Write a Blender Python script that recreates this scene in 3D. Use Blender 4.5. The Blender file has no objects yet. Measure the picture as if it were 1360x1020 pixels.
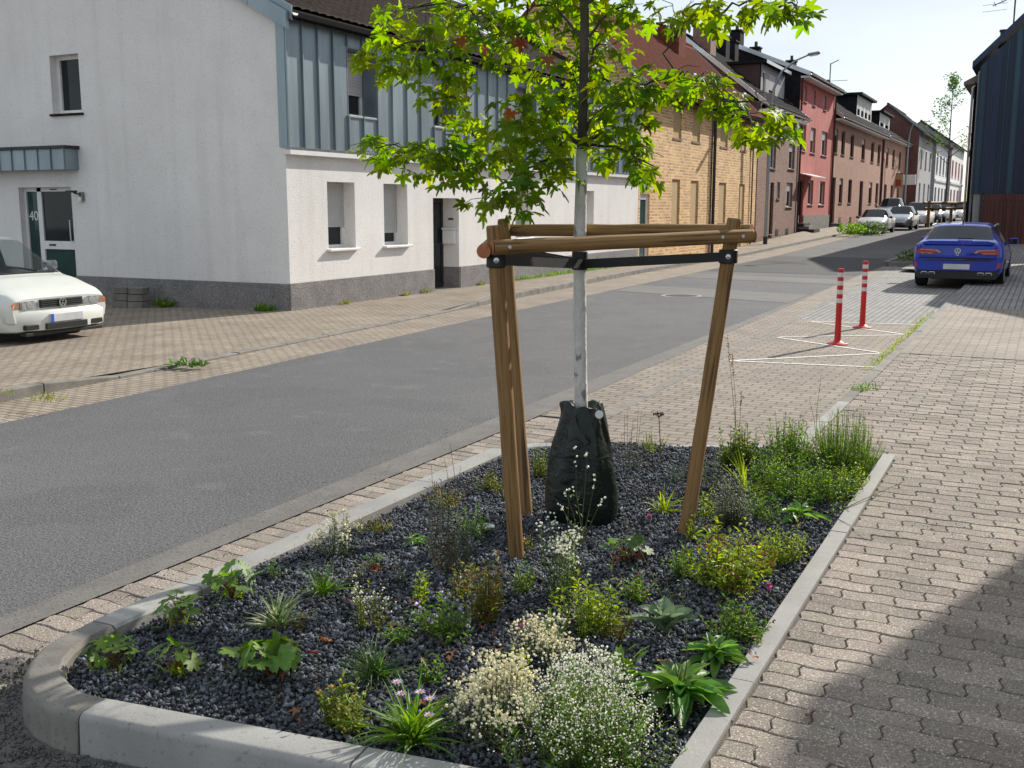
import bpy, bmesh, math, random
import numpy as np
from mathutils import Vector, Matrix, Euler
R = math.radians
random.seed(7); rng = np.random.default_rng(7)
sc = bpy.context.scene
COL = sc.collection
# ------------------------------------------------------------ camera, sky, sun, exposure
CAM_H, FPX, PITCH, YAW = 1.80, 1400.0, math.atan(235/1400.0), R(26.7)
cd = bpy.data.cameras.new('camera'); cam = bpy.data.objects.new('camera', cd); COL.objects.link(cam)
cd.sensor_width = 36; cd.lens = FPX/1360*36; cd.clip_end = 2000; cd.clip_start = .05
cam.location = (0, 0, CAM_H); cam.rotation_euler = (R(90)-PITCH, 0, YAW); sc.camera = cam
SUN_EL = R(30); SUN_AZ = math.atan2(.292, .956)          # towards the sun: right of +Y
wd = bpy.data.worlds.new('World'); sc.world = wd; wd.use_nodes = True
wn = wd.node_tree; bg = wn.nodes['Background']
sky = wn.nodes.new('ShaderNodeTexSky'); sky.sky_type = 'NISHITA'; sky.sun_disc = False
sky.sun_elevation = SUN_EL; sky.sun_rotation = SUN_AZ; sky.air_density = 1.0; sky.dust_density = 0.6; sky.ozone_density = 2.0
# thin high cloud over the whole sky: an even pale veil with soft streaks
tc = wn.nodes.new('ShaderNodeTexCoord'); mp = wn.nodes.new('ShaderNodeMapping'); mp.inputs['Scale'].default_value = (1, 1, 3.5); wn.links.new(tc.outputs['Generated'], mp.inputs[0])
cn = wn.nodes.new('ShaderNodeTexNoise'); cn.inputs['Scale'].default_value = 2.2; cn.inputs['Detail'].default_value = 5; wn.links.new(mp.outputs[0], cn.inputs['Vector'])
cm = wn.nodes.new('ShaderNodeMapRange'); cm.inputs[1].default_value = .3; cm.inputs[2].default_value = .7; cm.inputs[3].default_value = .58; cm.inputs[4].default_value = .98; wn.links.new(cn.outputs[0], cm.inputs[0])
veil = wn.nodes.new('ShaderNodeMix'); veil.data_type = 'RGBA'; wn.links.new(cm.outputs[0], veil.inputs[0]); wn.links.new(sky.outputs[0], veil.inputs[6]); veil.inputs[7].default_value = (4.15, 4.4, 4.65, 1)
wn.links.new(veil.outputs[2], bg.inputs[0]); bg.inputs[1].default_value = .125
sd = bpy.data.lights.new('sun', 'SUN'); so = bpy.data.objects.new('sun', sd); COL.objects.link(so)
sd.energy = 4.2; sd.angle = R(.53); sd.color = (1, .94, .84)
so.rotation_euler = Vector((-math.sin(SUN_AZ)*math.cos(SUN_EL), -math.cos(SUN_AZ)*math.cos(SUN_EL), -math.sin(SUN_EL))).to_track_quat('-Z', 'Y').to_euler()
so.location = (10, 30, 25)
vs = sc.view_settings; vs.view_transform = 'Standard'; vs.look = 'None'; vs.gamma = 1; vs.exposure = 0.6; vs.use_curve_mapping = False

# ------------------------------------------------------------ surveying: sight lines of the photograph cut with known planes
_fw = Vector((-math.sin(YAW)*math.cos(PITCH), math.cos(YAW)*math.cos(PITCH), -math.sin(PITCH)))
_rt = Vector((math.cos(YAW), math.sin(YAW), 0)); _up = _rt.cross(_fw)
def sight(px, py): return _fw + _rt*((px-680)/FPX) + _up*((510-py)/FPX)
def gnd(px, py, z=0.):
    d = sight(px, py); t = (z-CAM_H)/d.z; return Vector((d.x*t, d.y*t, z))
def onX(px, py, X): d = sight(px, py)*1.0; return Vector((0, 0, CAM_H)) + d*(X/d.x)
def onY(px, py, Y): d = sight(px, py)*1.0; return Vector((0, 0, CAM_H)) + d*(Y/d.y)
def U(a, b): return random.uniform(a, b)
def lerp(a, b, t): return a+(b-a)*t
def pw(tab, y):
    for (y0, v0), (y1, v1) in zip(tab, tab[1:]):
        if y <= y1: return v0+(v1-v0)*(y-y0)/(y1-y0)
    return tab[-1][1]

# ------------------------------------------------------------ mesh builder
class MB:
    def __init__(s, o=(0,0,0), u=(1,0,0), v=(0,1,0), w=(0,0,1)):
        s.V = []; s.F = []; s.o = Vector(o); s.u = Vector(u); s.v = Vector(v); s.w = Vector(w)
    def p(s, a, b, c):
        q = s.o + s.u*a + s.v*b + s.w*c; s.V.append((q.x, q.y, q.z)); return len(s.V)-1
    def face(s, *i): s.F.append(tuple(i))
    def poly(s, pts):
        s.F.append(tuple(s.p(*q) for q in pts)); return s
    def box(s, a0, a1, b0, b1, c0, c1, bev=0):
        if bev:
            n = len(s.V)
            ids = {}
            for i, a in enumerate((a0, a1)):
                for j, b in enumerate((b0, b1)):
                    for k, c in enumerate((c0, c1)):
                        da, db, dc = (bev, -bev)[i], (bev, -bev)[j], (bev, -bev)[k]
                        ids[i,j,k,0] = s.p(a, b+db, c+dc); ids[i,j,k,1] = s.p(a+da, b, c+dc); ids[i,j,k,2] = s.p(a+da, b+db, c)
            for i in (0, 1): s.face(*[ids[i,j,k,0] for j, k in ((0,0),(1,0),(1,1),(0,1))])
            for j in (0, 1): s.face(*[ids[i,j,k,1] for i, k in ((0,0),(1,0),(1,1),(0,1))])
            for k in (0, 1): s.face(*[ids[i,j,k,2] for i, j in ((0,0),(1,0),(1,1),(0,1))])
            for i in (0,1):
                for j in (0,1): s.face(ids[i,j,0,0], ids[i,j,1,0], ids[i,j,1,1], ids[i,j,0,1])
                for k in (0,1): s.face(ids[i,0,k,0], ids[i,1,k,0], ids[i,1,k,2], ids[i,0,k,2])
            for j in (0,1):
                for k in (0,1): s.face(ids[0,j,k,1], ids[1,j,k,1], ids[1,j,k,2], ids[0,j,k,2])
            for i in (0,1):
                for j in (0,1):
                    for k in (0,1): s.face(ids[i,j,k,0], ids[i,j,k,1], ids[i,j,k,2])
            return s
        i = [s.p(a, b, c) for c in (c0, c1) for b in (b0, b1) for a in (a0, a1)]
        for f in ((0,2,3,1),(4,5,7,6),(0,1,5,4),(2,6,7,3),(0,4,6,2),(1,3,7,5)): s.face(*[i[k] for k in f])
        return s
    def prism(s, pts, c0, c1):                      # polygon in (a,b), extruded in c
        n = len(pts); lo = [s.p(a, b, c0) for a, b in pts]; hi = [s.p(a, b, c1) for a, b in pts]
        s.face(*lo[::-1]); s.face(*hi)
        for i in range(n): s.face(lo[i], lo[(i+1) % n], hi[(i+1) % n], hi[i])
        return s
    def tube(s, path, rad, n=8, cap=True):          # path of points, rad number or list
        path = [Vector(q) for q in path]; m = len(path)
        if not hasattr(rad, '__len__'): rad = [rad]*m
        rings = []; prev = None
        for k in range(m):
            t = (path[min(k+1, m-1)]-path[max(k-1, 0)]).normalized()
            a = prev - t*prev.dot(t) if prev is not None else t.orthogonal()
            if a.length < 1e-6: a = t.orthogonal()
            a.normalize(); prev = a; b = t.cross(a)
            rings.append([s.p(*(path[k]+(a*math.cos(2*math.pi*j/n)+b*math.sin(2*math.pi*j/n))*rad[k])) for j in range(n)])
        for q, r in zip(rings, rings[1:]):
            for j in range(n): s.face(q[j], q[(j+1) % n], r[(j+1) % n], r[j])
        if cap: s.face(*rings[0][::-1]); s.face(*rings[-1])
        return s
    def lathe(s, prof, n=16, c=(0,0)):              # (radius, height) about w
        rings = [[s.p(c[0]+r*math.cos(2*math.pi*j/n), c[1]+r*math.sin(2*math.pi*j/n), h) for j in range(n)] for r, h in prof]
        for q, r in zip(rings, rings[1:]):
            for j in range(n): s.face(q[j], q[(j+1) % n], r[(j+1) % n], r[j])
        s.face(*rings[0][::-1]); s.face(*rings[-1]); return s
    def build(s, name, mat, parent=None, smooth=False, kind=None):
        me = bpy.data.meshes.new(name); me.from_pydata(s.V, [], s.F); me.materials.append(mat)
        bm = bmesh.new(); bm.from_mesh(me); bmesh.ops.recalc_face_normals(bm, faces=bm.faces); bm.to_mesh(me); bm.free()
        if smooth: shade(me, smooth)
        return link(name, me, parent, kind)
def shade(me, ang=True):
    me.polygons.foreach_set('use_smooth', [True]*len(me.polygons))
    if ang is not True: me.set_sharp_from_angle(angle=R(ang))
WL = {}
def link(name, me, parent=None, kind=None):
    o = bpy.data.objects.new(name, me); COL.objects.link(o)
    if parent is not None:
        o.parent = parent; o.location = -WL.get(parent.name, Vector())
    WL[o.name] = Vector()
    if kind: o['kind'] = kind
    return o
def tag(o, label, cat, group=None):
    o['label'] = label; o['category'] = cat
    if group: o['group'] = group
    return o
def thing(name, label, cat, loc=(0,0,0), group=None, rotz=0, local=False):
    # parts are modelled in world coordinates unless local
    o = bpy.data.objects.new(name, None); COL.objects.link(o); o.location = loc; o.rotation_euler = (0, 0, rotz); o.empty_display_size = .1
    WL[o.name] = Vector((0,0,0)) if local else Vector(loc)
    return tag(o, label, cat, group)
def struct(o): o['kind'] = 'structure'; return o
def rawmesh(name, V, F, mat, smooth=False):         # numpy arrays, all faces same size
    me = bpy.data.meshes.new(name); V = np.asarray(V, np.float32); F = np.asarray(F, np.int32); k = F.shape[1]
    me.vertices.add(len(V)); me.vertices.foreach_set('co', V.ravel())
    me.loops.add(F.size); me.loops.foreach_set('vertex_index', F.ravel())
    me.polygons.add(len(F)); me.polygons.foreach_set('loop_start', np.arange(0, F.size, k, dtype=np.int32))
    me.update(calc_edges=True); me.validate()
    me.materials.append(mat)
    if smooth: shade(me)
    return me

# ------------------------------------------------------------ materials
def mat(name, cols, scale=3., rough=.8, bump=0., bscale=60., detail=4., metal=0., spec=.5, obj=0., isl=0., specks=None, transl=0., coat=0., coord='P', stretch=None, dirt=None, ramp=(.3,.7), bdist=.02, streak=None, tv=2.1):
    """cols: colours along a noise ramp; obj/isl: per object / per island brightness spread; specks: list (scale, threshold, colour, amount)"""
    m = bpy.data.materials.new(name); m.use_nodes = True; n = m.node_tree; N = n.nodes; L = n.links
    b = N['Principled BSDF']; out = N['Material Output']
    geo = N.new('ShaderNodeNewGeometry'); pos = geo.outputs['Position']
    if coord == 'O': pos = N.new('ShaderNodeTexCoord').outputs['Object']
    if stretch:
        mp = N.new('ShaderNodeMapping'); mp.inputs['Scale'].default_value = stretch; L.new(pos, mp.inputs['Vector']); pos = mp.outputs[0]
    nz = N.new('ShaderNodeTexNoise'); nz.inputs['Scale'].default_value = scale; nz.inputs['Detail'].default_value = detail; nz.inputs['Roughness'].default_value = .62
    L.new(pos, nz.inputs['Vector'])
    fac = nz.outputs['Fac']
    cr = N.new('ShaderNodeValToRGB'); e = cr.color_ramp.elements
    while len(e) < len(cols): e.new(.5)
    for i, c in enumerate(cols):
        e[i].position = lerp(ramp[0], ramp[1], i/max(1, len(cols)-1)); e[i].color = (*c, 1)
    L.new(fac, cr.inputs[0]); col = cr.outputs[0]
    for sp in specks or []:
        s2 = N.new('ShaderNodeTexNoise') if sp[0] > 0 else N.new('ShaderNodeTexVoronoi')
        s2.inputs['Scale'].default_value = abs(sp[0]); L.new(pos, s2.inputs['Vector'])
        if sp[0] > 0: s2.inputs['Detail'].default_value = 2
        r2 = N.new('ShaderNodeValToRGB'); a = r2.color_ramp.elements
        a[0].position = sp[1]; a[0].color = (0,0,0,1); a[1].position = min(1, sp[1]+.06); a[1].color = (sp[3],)*3+(1,)
        L.new(s2.outputs[0], r2.inputs[0])
        mx = N.new('ShaderNodeMix'); mx.data_type = 'RGBA'; L.new(r2.outputs[0], mx.inputs[0]); L.new(col, mx.inputs[6]); mx.inputs[7].default_value = (*sp[2], 1); col = mx.outputs[2]
    if streak:
        mp2 = N.new('ShaderNodeMapping'); mp2.inputs['Scale'].default_value = (4, 4, .22); L.new(geo.outputs['Position'], mp2.inputs['Vector']); s3 = N.new('ShaderNodeTexNoise'); s3.inputs['Scale'].default_value = 1; s3.inputs['Detail'].default_value = 5; L.new(mp2.outputs[0], s3.inputs['Vector'])
        r3 = N.new('ShaderNodeMapRange'); r3.inputs[1].default_value = .50; r3.inputs[2].default_value = .78; r3.inputs[3].default_value = 0; r3.inputs[4].default_value = streak[1]; L.new(s3.outputs[0], r3.inputs[0])
        mx = N.new('ShaderNodeMix'); mx.data_type = 'RGBA'; L.new(r3.outputs[0], mx.inputs[0]); L.new(col, mx.inputs[6]); mx.inputs[7].default_value = (*streak[0], 1); col = mx.outputs[2]
    if obj or isl:
        src = N.new('ShaderNodeObjectInfo').outputs['Random'] if obj else geo.outputs['Random Per Island']
        mr = N.new('ShaderNodeMapRange'); k = obj or isl; mr.inputs[3].default_value = 1-k; mr.inputs[4].default_value = 1+k; L.new(src, mr.inputs[0])
        hs = N.new('ShaderNodeHueSaturation'); L.new(mr.outputs[0], hs.inputs['Value']); L.new(col, hs.inputs['Color'])
        m2 = N.new('ShaderNodeMath'); m2.operation = 'MULTIPLY'; m2.inputs[1].default_value = 7.31; L.new(src, m2.inputs[0])
        fr = N.new('ShaderNodeMath'); fr.operation = 'FRACT'; L.new(m2.outputs[0], fr.inputs[0])
        h2 = N.new('ShaderNodeMapRange'); h2.inputs[3].default_value = .5-.03*k*2; h2.inputs[4].default_value = .5+.03*k*2; L.new(fr.outputs[0], h2.inputs[0]); L.new(h2.outputs[0], hs.inputs['Hue'])
        col = hs.outputs[0]
    L.new(col, b.inputs['Base Color'])
    b.inputs['Roughness'].default_value = rough; b.inputs['Metallic'].default_value = metal; b.inputs['Specular IOR Level'].default_value = spec
    if coat: b.inputs['Coat Weight'].default_value = coat; b.inputs['Coat Roughness'].default_value = .04
    if bump:
        n2 = N.new('ShaderNodeTexNoise'); n2.inputs['Scale'].default_value = bscale; n2.inputs['Detail'].default_value = 3; L.new(pos, n2.inputs['Vector'])
        bp = N.new('ShaderNodeBump'); bp.inputs['Strength'].default_value = bump; bp.inputs['Distance'].default_value = bdist; L.new(n2.outputs[0], bp.inputs['Height']); L.new(bp.outputs[0], b.inputs['Normal'])
    if transl:
        tr = N.new('ShaderNodeBsdfTranslucent'); hs = N.new('ShaderNodeHueSaturation'); hs.inputs['Saturation'].default_value = 1.15; hs.inputs['Value'].default_value = tv; hs.inputs['Hue'].default_value = .485
        L.new(col, hs.inputs['Color']); L.new(hs.outputs[0], tr.inputs[0])
        ms = N.new('ShaderNodeMixShader'); ms.inputs[0].default_value = transl; L.new(b.outputs[0], ms.inputs[1]); L.new(tr.outputs[0], ms.inputs[2]); L.new(ms.outputs[0], out.inputs[0])
    m['c'] = 1
    return m
def brickmat(name, c1, c2, mortar, bw, bh, ms=.012, axis='YZ', rough=.85, bump=.5, off=.5, tint=.3, specks=0):
    m = bpy.data.materials.new(name); m.use_nodes = True; n = m.node_tree; N = n.nodes; L = n.links; b = N['Principled BSDF']
    geo = N.new('ShaderNodeNewGeometry'); sp = N.new('ShaderNodeSeparateXYZ'); L.new(geo.outputs['Position'], sp.inputs[0])
    cb = N.new('ShaderNodeCombineXYZ')
    if axis == 'W':                                   # walls of either direction: X+Y runs along, Z up
        ad = N.new('ShaderNodeMath'); ad.operation = 'ADD'; L.new(sp.outputs[0], ad.inputs[0]); L.new(sp.outputs[1], ad.inputs[1]); L.new(ad.outputs[0], cb.inputs[0]); L.new(sp.outputs[2], cb.inputs[1])
    else:
        L.new(sp.outputs['XYZ'.index(axis[0])], cb.inputs[0]); L.new(sp.outputs['XYZ'.index(axis[1])], cb.inputs[1])
    bt = N.new('ShaderNodeTexBrick'); bt.offset = off; bt.inputs['Scale'].default_value = 1; bt.inputs['Brick Width'].default_value = bw; bt.inputs['Row Height'].default_value = bh
    bt.inputs['Mortar Size'].default_value = ms; bt.inputs['Mortar Smooth'].default_value = .2; bt.inputs['Bias'].default_value = 0
    bt.inputs['Color1'].default_value = (*c1, 1); bt.inputs['Color2'].default_value = (*c2, 1); bt.inputs['Mortar'].default_value = (*mortar, 1); L.new(cb.outputs[0], bt.inputs['Vector'])
    nz = N.new('ShaderNodeTexNoise'); nz.inputs['Scale'].default_value = 1.1; nz.inputs['Detail'].default_value = 6; nz.inputs['Roughness'].default_value = .7; L.new(geo.outputs['Position'], nz.inputs['Vector'])
    mr = N.new('ShaderNodeMapRange'); mr.inputs[1].default_value = .25; mr.inputs[2].default_value = .75; mr.inputs[3].default_value = 1-tint; mr.inputs[4].default_value = 1+tint; L.new(nz.outputs[0], mr.inputs[0])
    hs = N.new('ShaderNodeHueSaturation'); L.new(mr.outputs[0], hs.inputs['Value']); L.new(bt.outputs['Color'], hs.inputs['Color'])
    L.new(hs.outputs[0], b.inputs['Base Color']); b.inputs['Roughness'].default_value = rough
    col = hs.outputs[0]
    if specks:
        s2 = N.new('ShaderNodeTexNoise'); s2.inputs['Scale'].default_value = 90; s2.inputs['Detail'].default_value = 3; L.new(geo.outputs['Position'], s2.inputs['Vector'])
        m3 = N.new('ShaderNodeMapRange'); m3.inputs[1].default_value = .3; m3.inputs[2].default_value = .7; m3.inputs[3].default_value = 1-specks; m3.inputs[4].default_value = 1+specks; L.new(s2.outputs[0], m3.inputs[0])
        h3 = N.new('ShaderNodeHueSaturation'); L.new(m3.outputs[0], h3.inputs['Value']); L.new(col, h3.inputs['Color']); L.new(h3.outputs[0], b.inputs['Base Color'])
    bp = N.new('ShaderNodeBump'); bp.inputs['Strength'].default_value = bump; bp.inputs['Distance'].default_value = .012; bp.invert = True
    L.new(bt.outputs['Fac'], bp.inputs['Height']); L.new(bp.outputs[0], b.inputs['Normal'])
    return m
def glassmat(name, tint=(.015,.02,.022), rough=.04):
    m = mat(name, [tint, tuple(x*1.6 for x in tint)], 1.5, rough); m.node_tree.nodes['Principled BSDF'].inputs['IOR'].default_value = 1.38; m.node_tree.nodes['Principled BSDF'].inputs['Specular IOR Level'].default_value = .4; return m
M = {}
M['asphalt'] = mat('asphalt', [(.072,.072,.076),(.118,.116,.118)], .4, .92, .9, 120, specks=[(.8,.54,(.058,.058,.062),.45),(2.2,.62,(.15,.148,.148),.4),(75,.55,(.20,.20,.205),.7),(60,.56,(.025,.025,.028),.75),(230,.6,(.22,.22,.22),.6)], bdist=.008)
M['asphalt_new'] = mat('asphalt_patch', [(.036,.037,.041),(.05,.051,.055)], .9, .92, .5, 170, specks=[(80,.57,(.11,.11,.115),.6),(60,.57,(.02,.02,.022),.6)], bdist=.006)
M['asphalt_pale'] = mat('asphalt_pale', [(.105,.102,.10),(.145,.141,.136)], .9, .92, .4, 150, specks=[(220,.6,(.24,.23,.22),.6)], bdist=.006)
M['soil'] = mat('soil', [(.035,.03,.026),(.08,.068,.055)], 5, .95, .8, 60, specks=[(90,.58,(.15,.13,.11),.6)])
M['grit'] = mat('grit', [(.06,.055,.05),(.13,.12,.11),(.05,.045,.04)], 7, .95, .9, 90, specks=[(140,.58,(.25,.23,.21),.6)])
M['conc'] = mat('concrete', [(.24,.235,.225),(.33,.325,.31)], 2.6, .85, .25, 120, specks=[(45,.62,(.17,.165,.155),.5),(170,.66,(.42,.41,.4),.5)], bdist=.006)
M['conc_dirty'] = mat('concrete_weathered', [(.13,.12,.105),(.24,.225,.20)], 4, .88, .3, 110, specks=[(60,.6,(.09,.085,.075),.5)], bdist=.006)
M['channel'] = mat('channel_concrete', [(.105,.098,.09),(.16,.15,.138)], 3, .9, .4, 90, specks=[(70,.58,(.22,.21,.2),.5),(60,.58,(.05,.047,.043),.5)], bdist=.006)
SP = [(125,.585,(.60,.55,.49),.8),(110,.59,(.065,.055,.048),.75),(300,.6,(.5,.45,.4),.5)]
M['paver'] = mat('paver', [(.182,.148,.120),(.27,.226,.187)], 2.6, .88, .8, 150, obj=.20, specks=SP, bdist=.006)
M['paver_i'] = mat('paver_rest', [(.182,.148,.120),(.27,.226,.187)], 2.6, .88, .8, 150, isl=.20, specks=SP, bdist=.006)
M['joint'] = mat('joint_sand', [(.085,.068,.052),(.15,.125,.098)], 14, .95, .5, 120)
M['sett_l'] = brickmat('block_paving', (.25,.205,.158), (.30,.248,.19), (.11,.09,.07), .17, .085, .010, 'XY', bump=.9, tint=.34, specks=.4)
M['sett_r'] = brickmat('block_paving_grey', (.20,.165,.133), (.265,.222,.18), (.09,.075,.06), .225, .1125, .010, 'XY', bump=.9, tint=.25, specks=.3)
M['sett_g'] = brickmat('grey_block_paving', (.19,.185,.18), (.26,.25,.24), (.07,.066,.062), .20, .10, .010, 'YX', bump=.9, tint=.25, specks=.3)
M['white_plaster'] = mat('white_render', [(.69,.665,.64),(.79,.77,.745)], .9, .93, .55, 45, detail=9, specks=[(26,.60,(.54,.52,.50),.4),(34,.64,(.86,.84,.82),.35)], bdist=.014, streak=((.50,.47,.43), .30))
M['plinth'] = mat('plinth_render', [(.16,.15,.15),(.25,.235,.23)], 3, .92, .9, 40, specks=[(45,.58,(.36,.34,.33),.7),(40,.58,(.07,.066,.066),.7)], bdist=.01)
M['zinc'] = mat('zinc', [(.185,.238,.268),(.285,.348,.378)], 1.3, .36, .12, 2.2, metal=.45, obj=.14, stretch=(1,2.5,.35))
M['zinc_dark'] = mat('zinc_dark', [(.012,.028,.058),(.024,.048,.088)], 1.0, .45, .05, 3, metal=.3, obj=.45, stretch=(1,1,.3))
M['alu'] = mat('aluminium', [(.45,.46,.47),(.55,.56,.57)], 3, .35, metal=.8)
M['darkmetal'] = mat('dark_metal', [(.025,.025,.028),(.045,.045,.05)], 5, .5, metal=.4)
M['pvc'] = mat('white_pvc', [(.68,.68,.68),(.76,.76,.75)], 4, .4)
M['shutter'] = mat('roller_shutter', [(.40,.40,.40),(.47,.47,.46)], 3, .55)
M['glass'] = glassmat('window_glass'); M['glass2'] = glassmat('car_glass', (.008,.010,.012), .03)
M['glass_green'] = glassmat('green_glass', (.02,.05,.045))
M['tile'] = mat('dark_roof_tile', [(.020,.015,.014),(.045,.032,.028)], 6, .95, .2, 40, spec=.1, isl=.0, specks=[(9,.6,(.03,.028,.027),.6)])
M['tile_red'] = mat('red_roof_tile', [(.13,.036,.024),(.20,.06,.036)], 5, .95, .2, 40, spec=.1, specks=[(7,.58,(.06,.04,.035),.6)])
M['slate'] = mat('black_slate', [(.012,.012,.014),(.024,.023,.026)], 4, .95, .3, 25, spec=.12)
M['ybrick'] = brickmat('yellow_brick', (.42,.19,.05), (.72,.43,.15), (.66,.53,.36), .30, .10, .018, 'W', tint=.22)
M['ochre'] = mat('ochre_render', [(.40,.28,.13),(.48,.34,.17)], 3, .9, .2, 60)
M['dbrick'] = brickmat('brown_brick', (.19,.085,.06), (.28,.14,.10), (.22,.18,.155), .235, .08, .011, 'W', tint=.2)
M['pbrick'] = brickmat('pink_brick', (.33,.155,.10), (.41,.20,.13), (.33,.25,.20), .235, .08, .010, 'W', tint=.15)
M['rbrick'] = brickmat('dark_red_brick', (.10,.03,.025), (.16,.055,.04), (.14,.10,.09), .235, .08, .010, 'W', tint=.3)
M['cladding'] = mat('brown_cladding', [(.055,.025,.025),(.08,.037,.035)], 3, .7)
M['redplaster'] = mat('red_render', [(.42,.10,.085),(.52,.15,.125)], 1.3, .9, .3, 50)
M['greyplaster'] = mat('grey_render', [(.28,.275,.28),(.36,.355,.36)], 1.3, .9, .3, 50)
M['paleplaster'] = mat('pale_render', [(.55,.56,.57),(.66,.665,.67)], 1.3, .9, .3, 50)
M['wood'] = mat('stake_wood', [(.085,.042,.014),(.215,.115,.038),(.28,.158,.056),(.135,.068,.022)], 48, .72, .7, 70, stretch=(1,1,.045), specks=[(30,.60,(.05,.022,.008),.75),(9,.66,(.07,.03,.012),.6)], coord='O', bdist=.006)
M['wood_end'] = mat('wood_end', [(.30,.10,.04),(.42,.17,.07)], 30, .8)
M['wood_gate'] = mat('gate_wood', [(.05,.015,.012),(.085,.028,.02)], 4, .7, .3, 30, obj=.2, stretch=(3,3,.3))
M['rubber'] = mat('black_rubber', [(.006,.006,.007),(.014,.014,.015)], 20, .55)
M['bag'] = mat('dark_green_bag', [(.004,.008,.007),(.008,.016,.012)], 14, .38, .5, 26, spec=.35)
M['steel'] = mat('steel', [(.5,.5,.5),(.6,.6,.6)], 8, .3, metal=.9)
M['tyre'] = mat('tyre', [(.010,.010,.010),(.02,.02,.02)], 15, .8)
M['black'] = mat('black_plastic', [(.008,.008,.009),(.016,.016,.017)], 10, .5)
M['red'] = mat('bollard_red', [(.50,.008,.010),(.58,.014,.014)], 4, .5)
M['reflect'] = mat('reflective_band', [(.62,.60,.58),(.72,.70,.67)], 30, .4)
M['blue'] = mat('blue_paint', [(.0008,.030,.36),(.001,.036,.42)], 2, .3, metal=.0, coat=.8, spec=.25)
M['van'] = mat('van_white', [(.60,.62,.57),(.67,.69,.64)], 1.5, .35, coat=.5, specks=[(5,.68,(.60,.61,.56),.5)])
M['lamp'] = mat('headlamp_glass', [(.22,.24,.25),(.62,.65,.66)], 16, .12, metal=.4, coat=.8)
M['orange'] = mat('indicator_orange', [(.75,.16,.02),(.85,.22,.03)], 9, .2)
M['tail'] = mat('tail_lamp', [(.30,.012,.015),(.42,.06,.05)], 14, .15, coat=.6)
M['plate'] = mat('number_plate', [(.62,.63,.63),(.50,.51,.52)], 6, .4)
M['plateblue'] = mat('plate_blue', [(.02,.09,.55),(.03,.11,.60)], 6, .4)
M['paint'] = mat('road_paint', [(.62,.61,.58),(.72,.71,.68)], 3, .7, specks=[(26,.55,(.27,.24,.2),.8)])
M['gravel'] = mat('basalt_gravel', [(.050,.057,.069),(.125,.137,.160)], 6, .85, isl=.7, spec=.3, ramp=(.35,.65))
M['bark_white'] = mat('whitewashed_bark', [(.50,.49,.46),(.64,.63,.60)], 9, .9, .8, 45, specks=[(26,.60,(.16,.14,.12),.8),(11,.66,(.28,.26,.22),.6)], stretch=(1,1,.45))
M['bark'] = mat('dark_bark', [(.035,.028,.022),(.085,.07,.055)], 16, .9, .9, 40, stretch=(1,1,.4))
M['leaf'] = mat('sweetgum_leaf', [(.055,.115,.010),(.14,.205,.013)], 3, .5, isl=.42, transl=.62, spec=.3, tv=2.8)
M['leaf_o'] = mat('sweetgum_leaf_single', [(.055,.115,.010),(.14,.205,.013)], 3, .5, obj=.42, transl=.62, spec=.3, tv=2.8)
M['leaf_red'] = mat('red_leaf', [(.20,.045,.025),(.30,.12,.035)], 9, .5, obj=.3, transl=.4)
M['dry'] = mat('dry_leaf', [(.30,.075,.028),(.24,.10,.045),(.13,.045,.025)], 14, .7, obj=.4, transl=.15)
def foliage(name, a, b, **k): M[name] = mat(name, [a, b], 9, .5, isl=k.pop('isl', .4), transl=k.pop('t', .38), **k)
foliage('f_green', (.072,.165,.022), (.135,.245,.034), t=.45); foliage('f_lime', (.15,.24,.020), (.24,.32,.030), t=.45); foliage('f_dark', (.040,.10,.022), (.08,.155,.03))
foliage('f_grey', (.105,.14,.095), (.17,.20,.145)); foliage('f_blue', (.055,.095,.072), (.09,.13,.10)); foliage('f_olive', (.10,.15,.022), (.22,.23,.034), t=.42)
foliage('f_straw', (.30,.22,.12), (.40,.31,.18)); foliage('f_rust', (.16,.06,.028), (.24,.10,.035)); foliage('f_mull', (.12,.19,.10), (.18,.25,.14)); foliage('f_vari', (.10,.16,.06), (.30,.34,.18), ramp=(.45,.55))
foliage('fl_white', (.66,.66,.58), (.78,.77,.70), t=.25, isl=.12); foliage('fl_cream', (.62,.60,.42), (.72,.70,.54), t=.25, isl=.15); foliage('fl_lilac', (.42,.32,.56), (.55,.45,.66), t=.25); foliage('fl_mag', (.42,.02,.22), (.5,.04,.28), t=.2); foliage('fl_dred', (.07,.02,.015), (.12,.035,.022), t=.1); foliage('fl_yel', (.6,.38,.03),(.7,.45,.05), t=.2); foliage('stem', (.075,.085,.03), (.13,.12,.05), t=.1); foliage('stem_red', (.12,.06,.035), (.17,.09,.05), t=.1)
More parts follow.
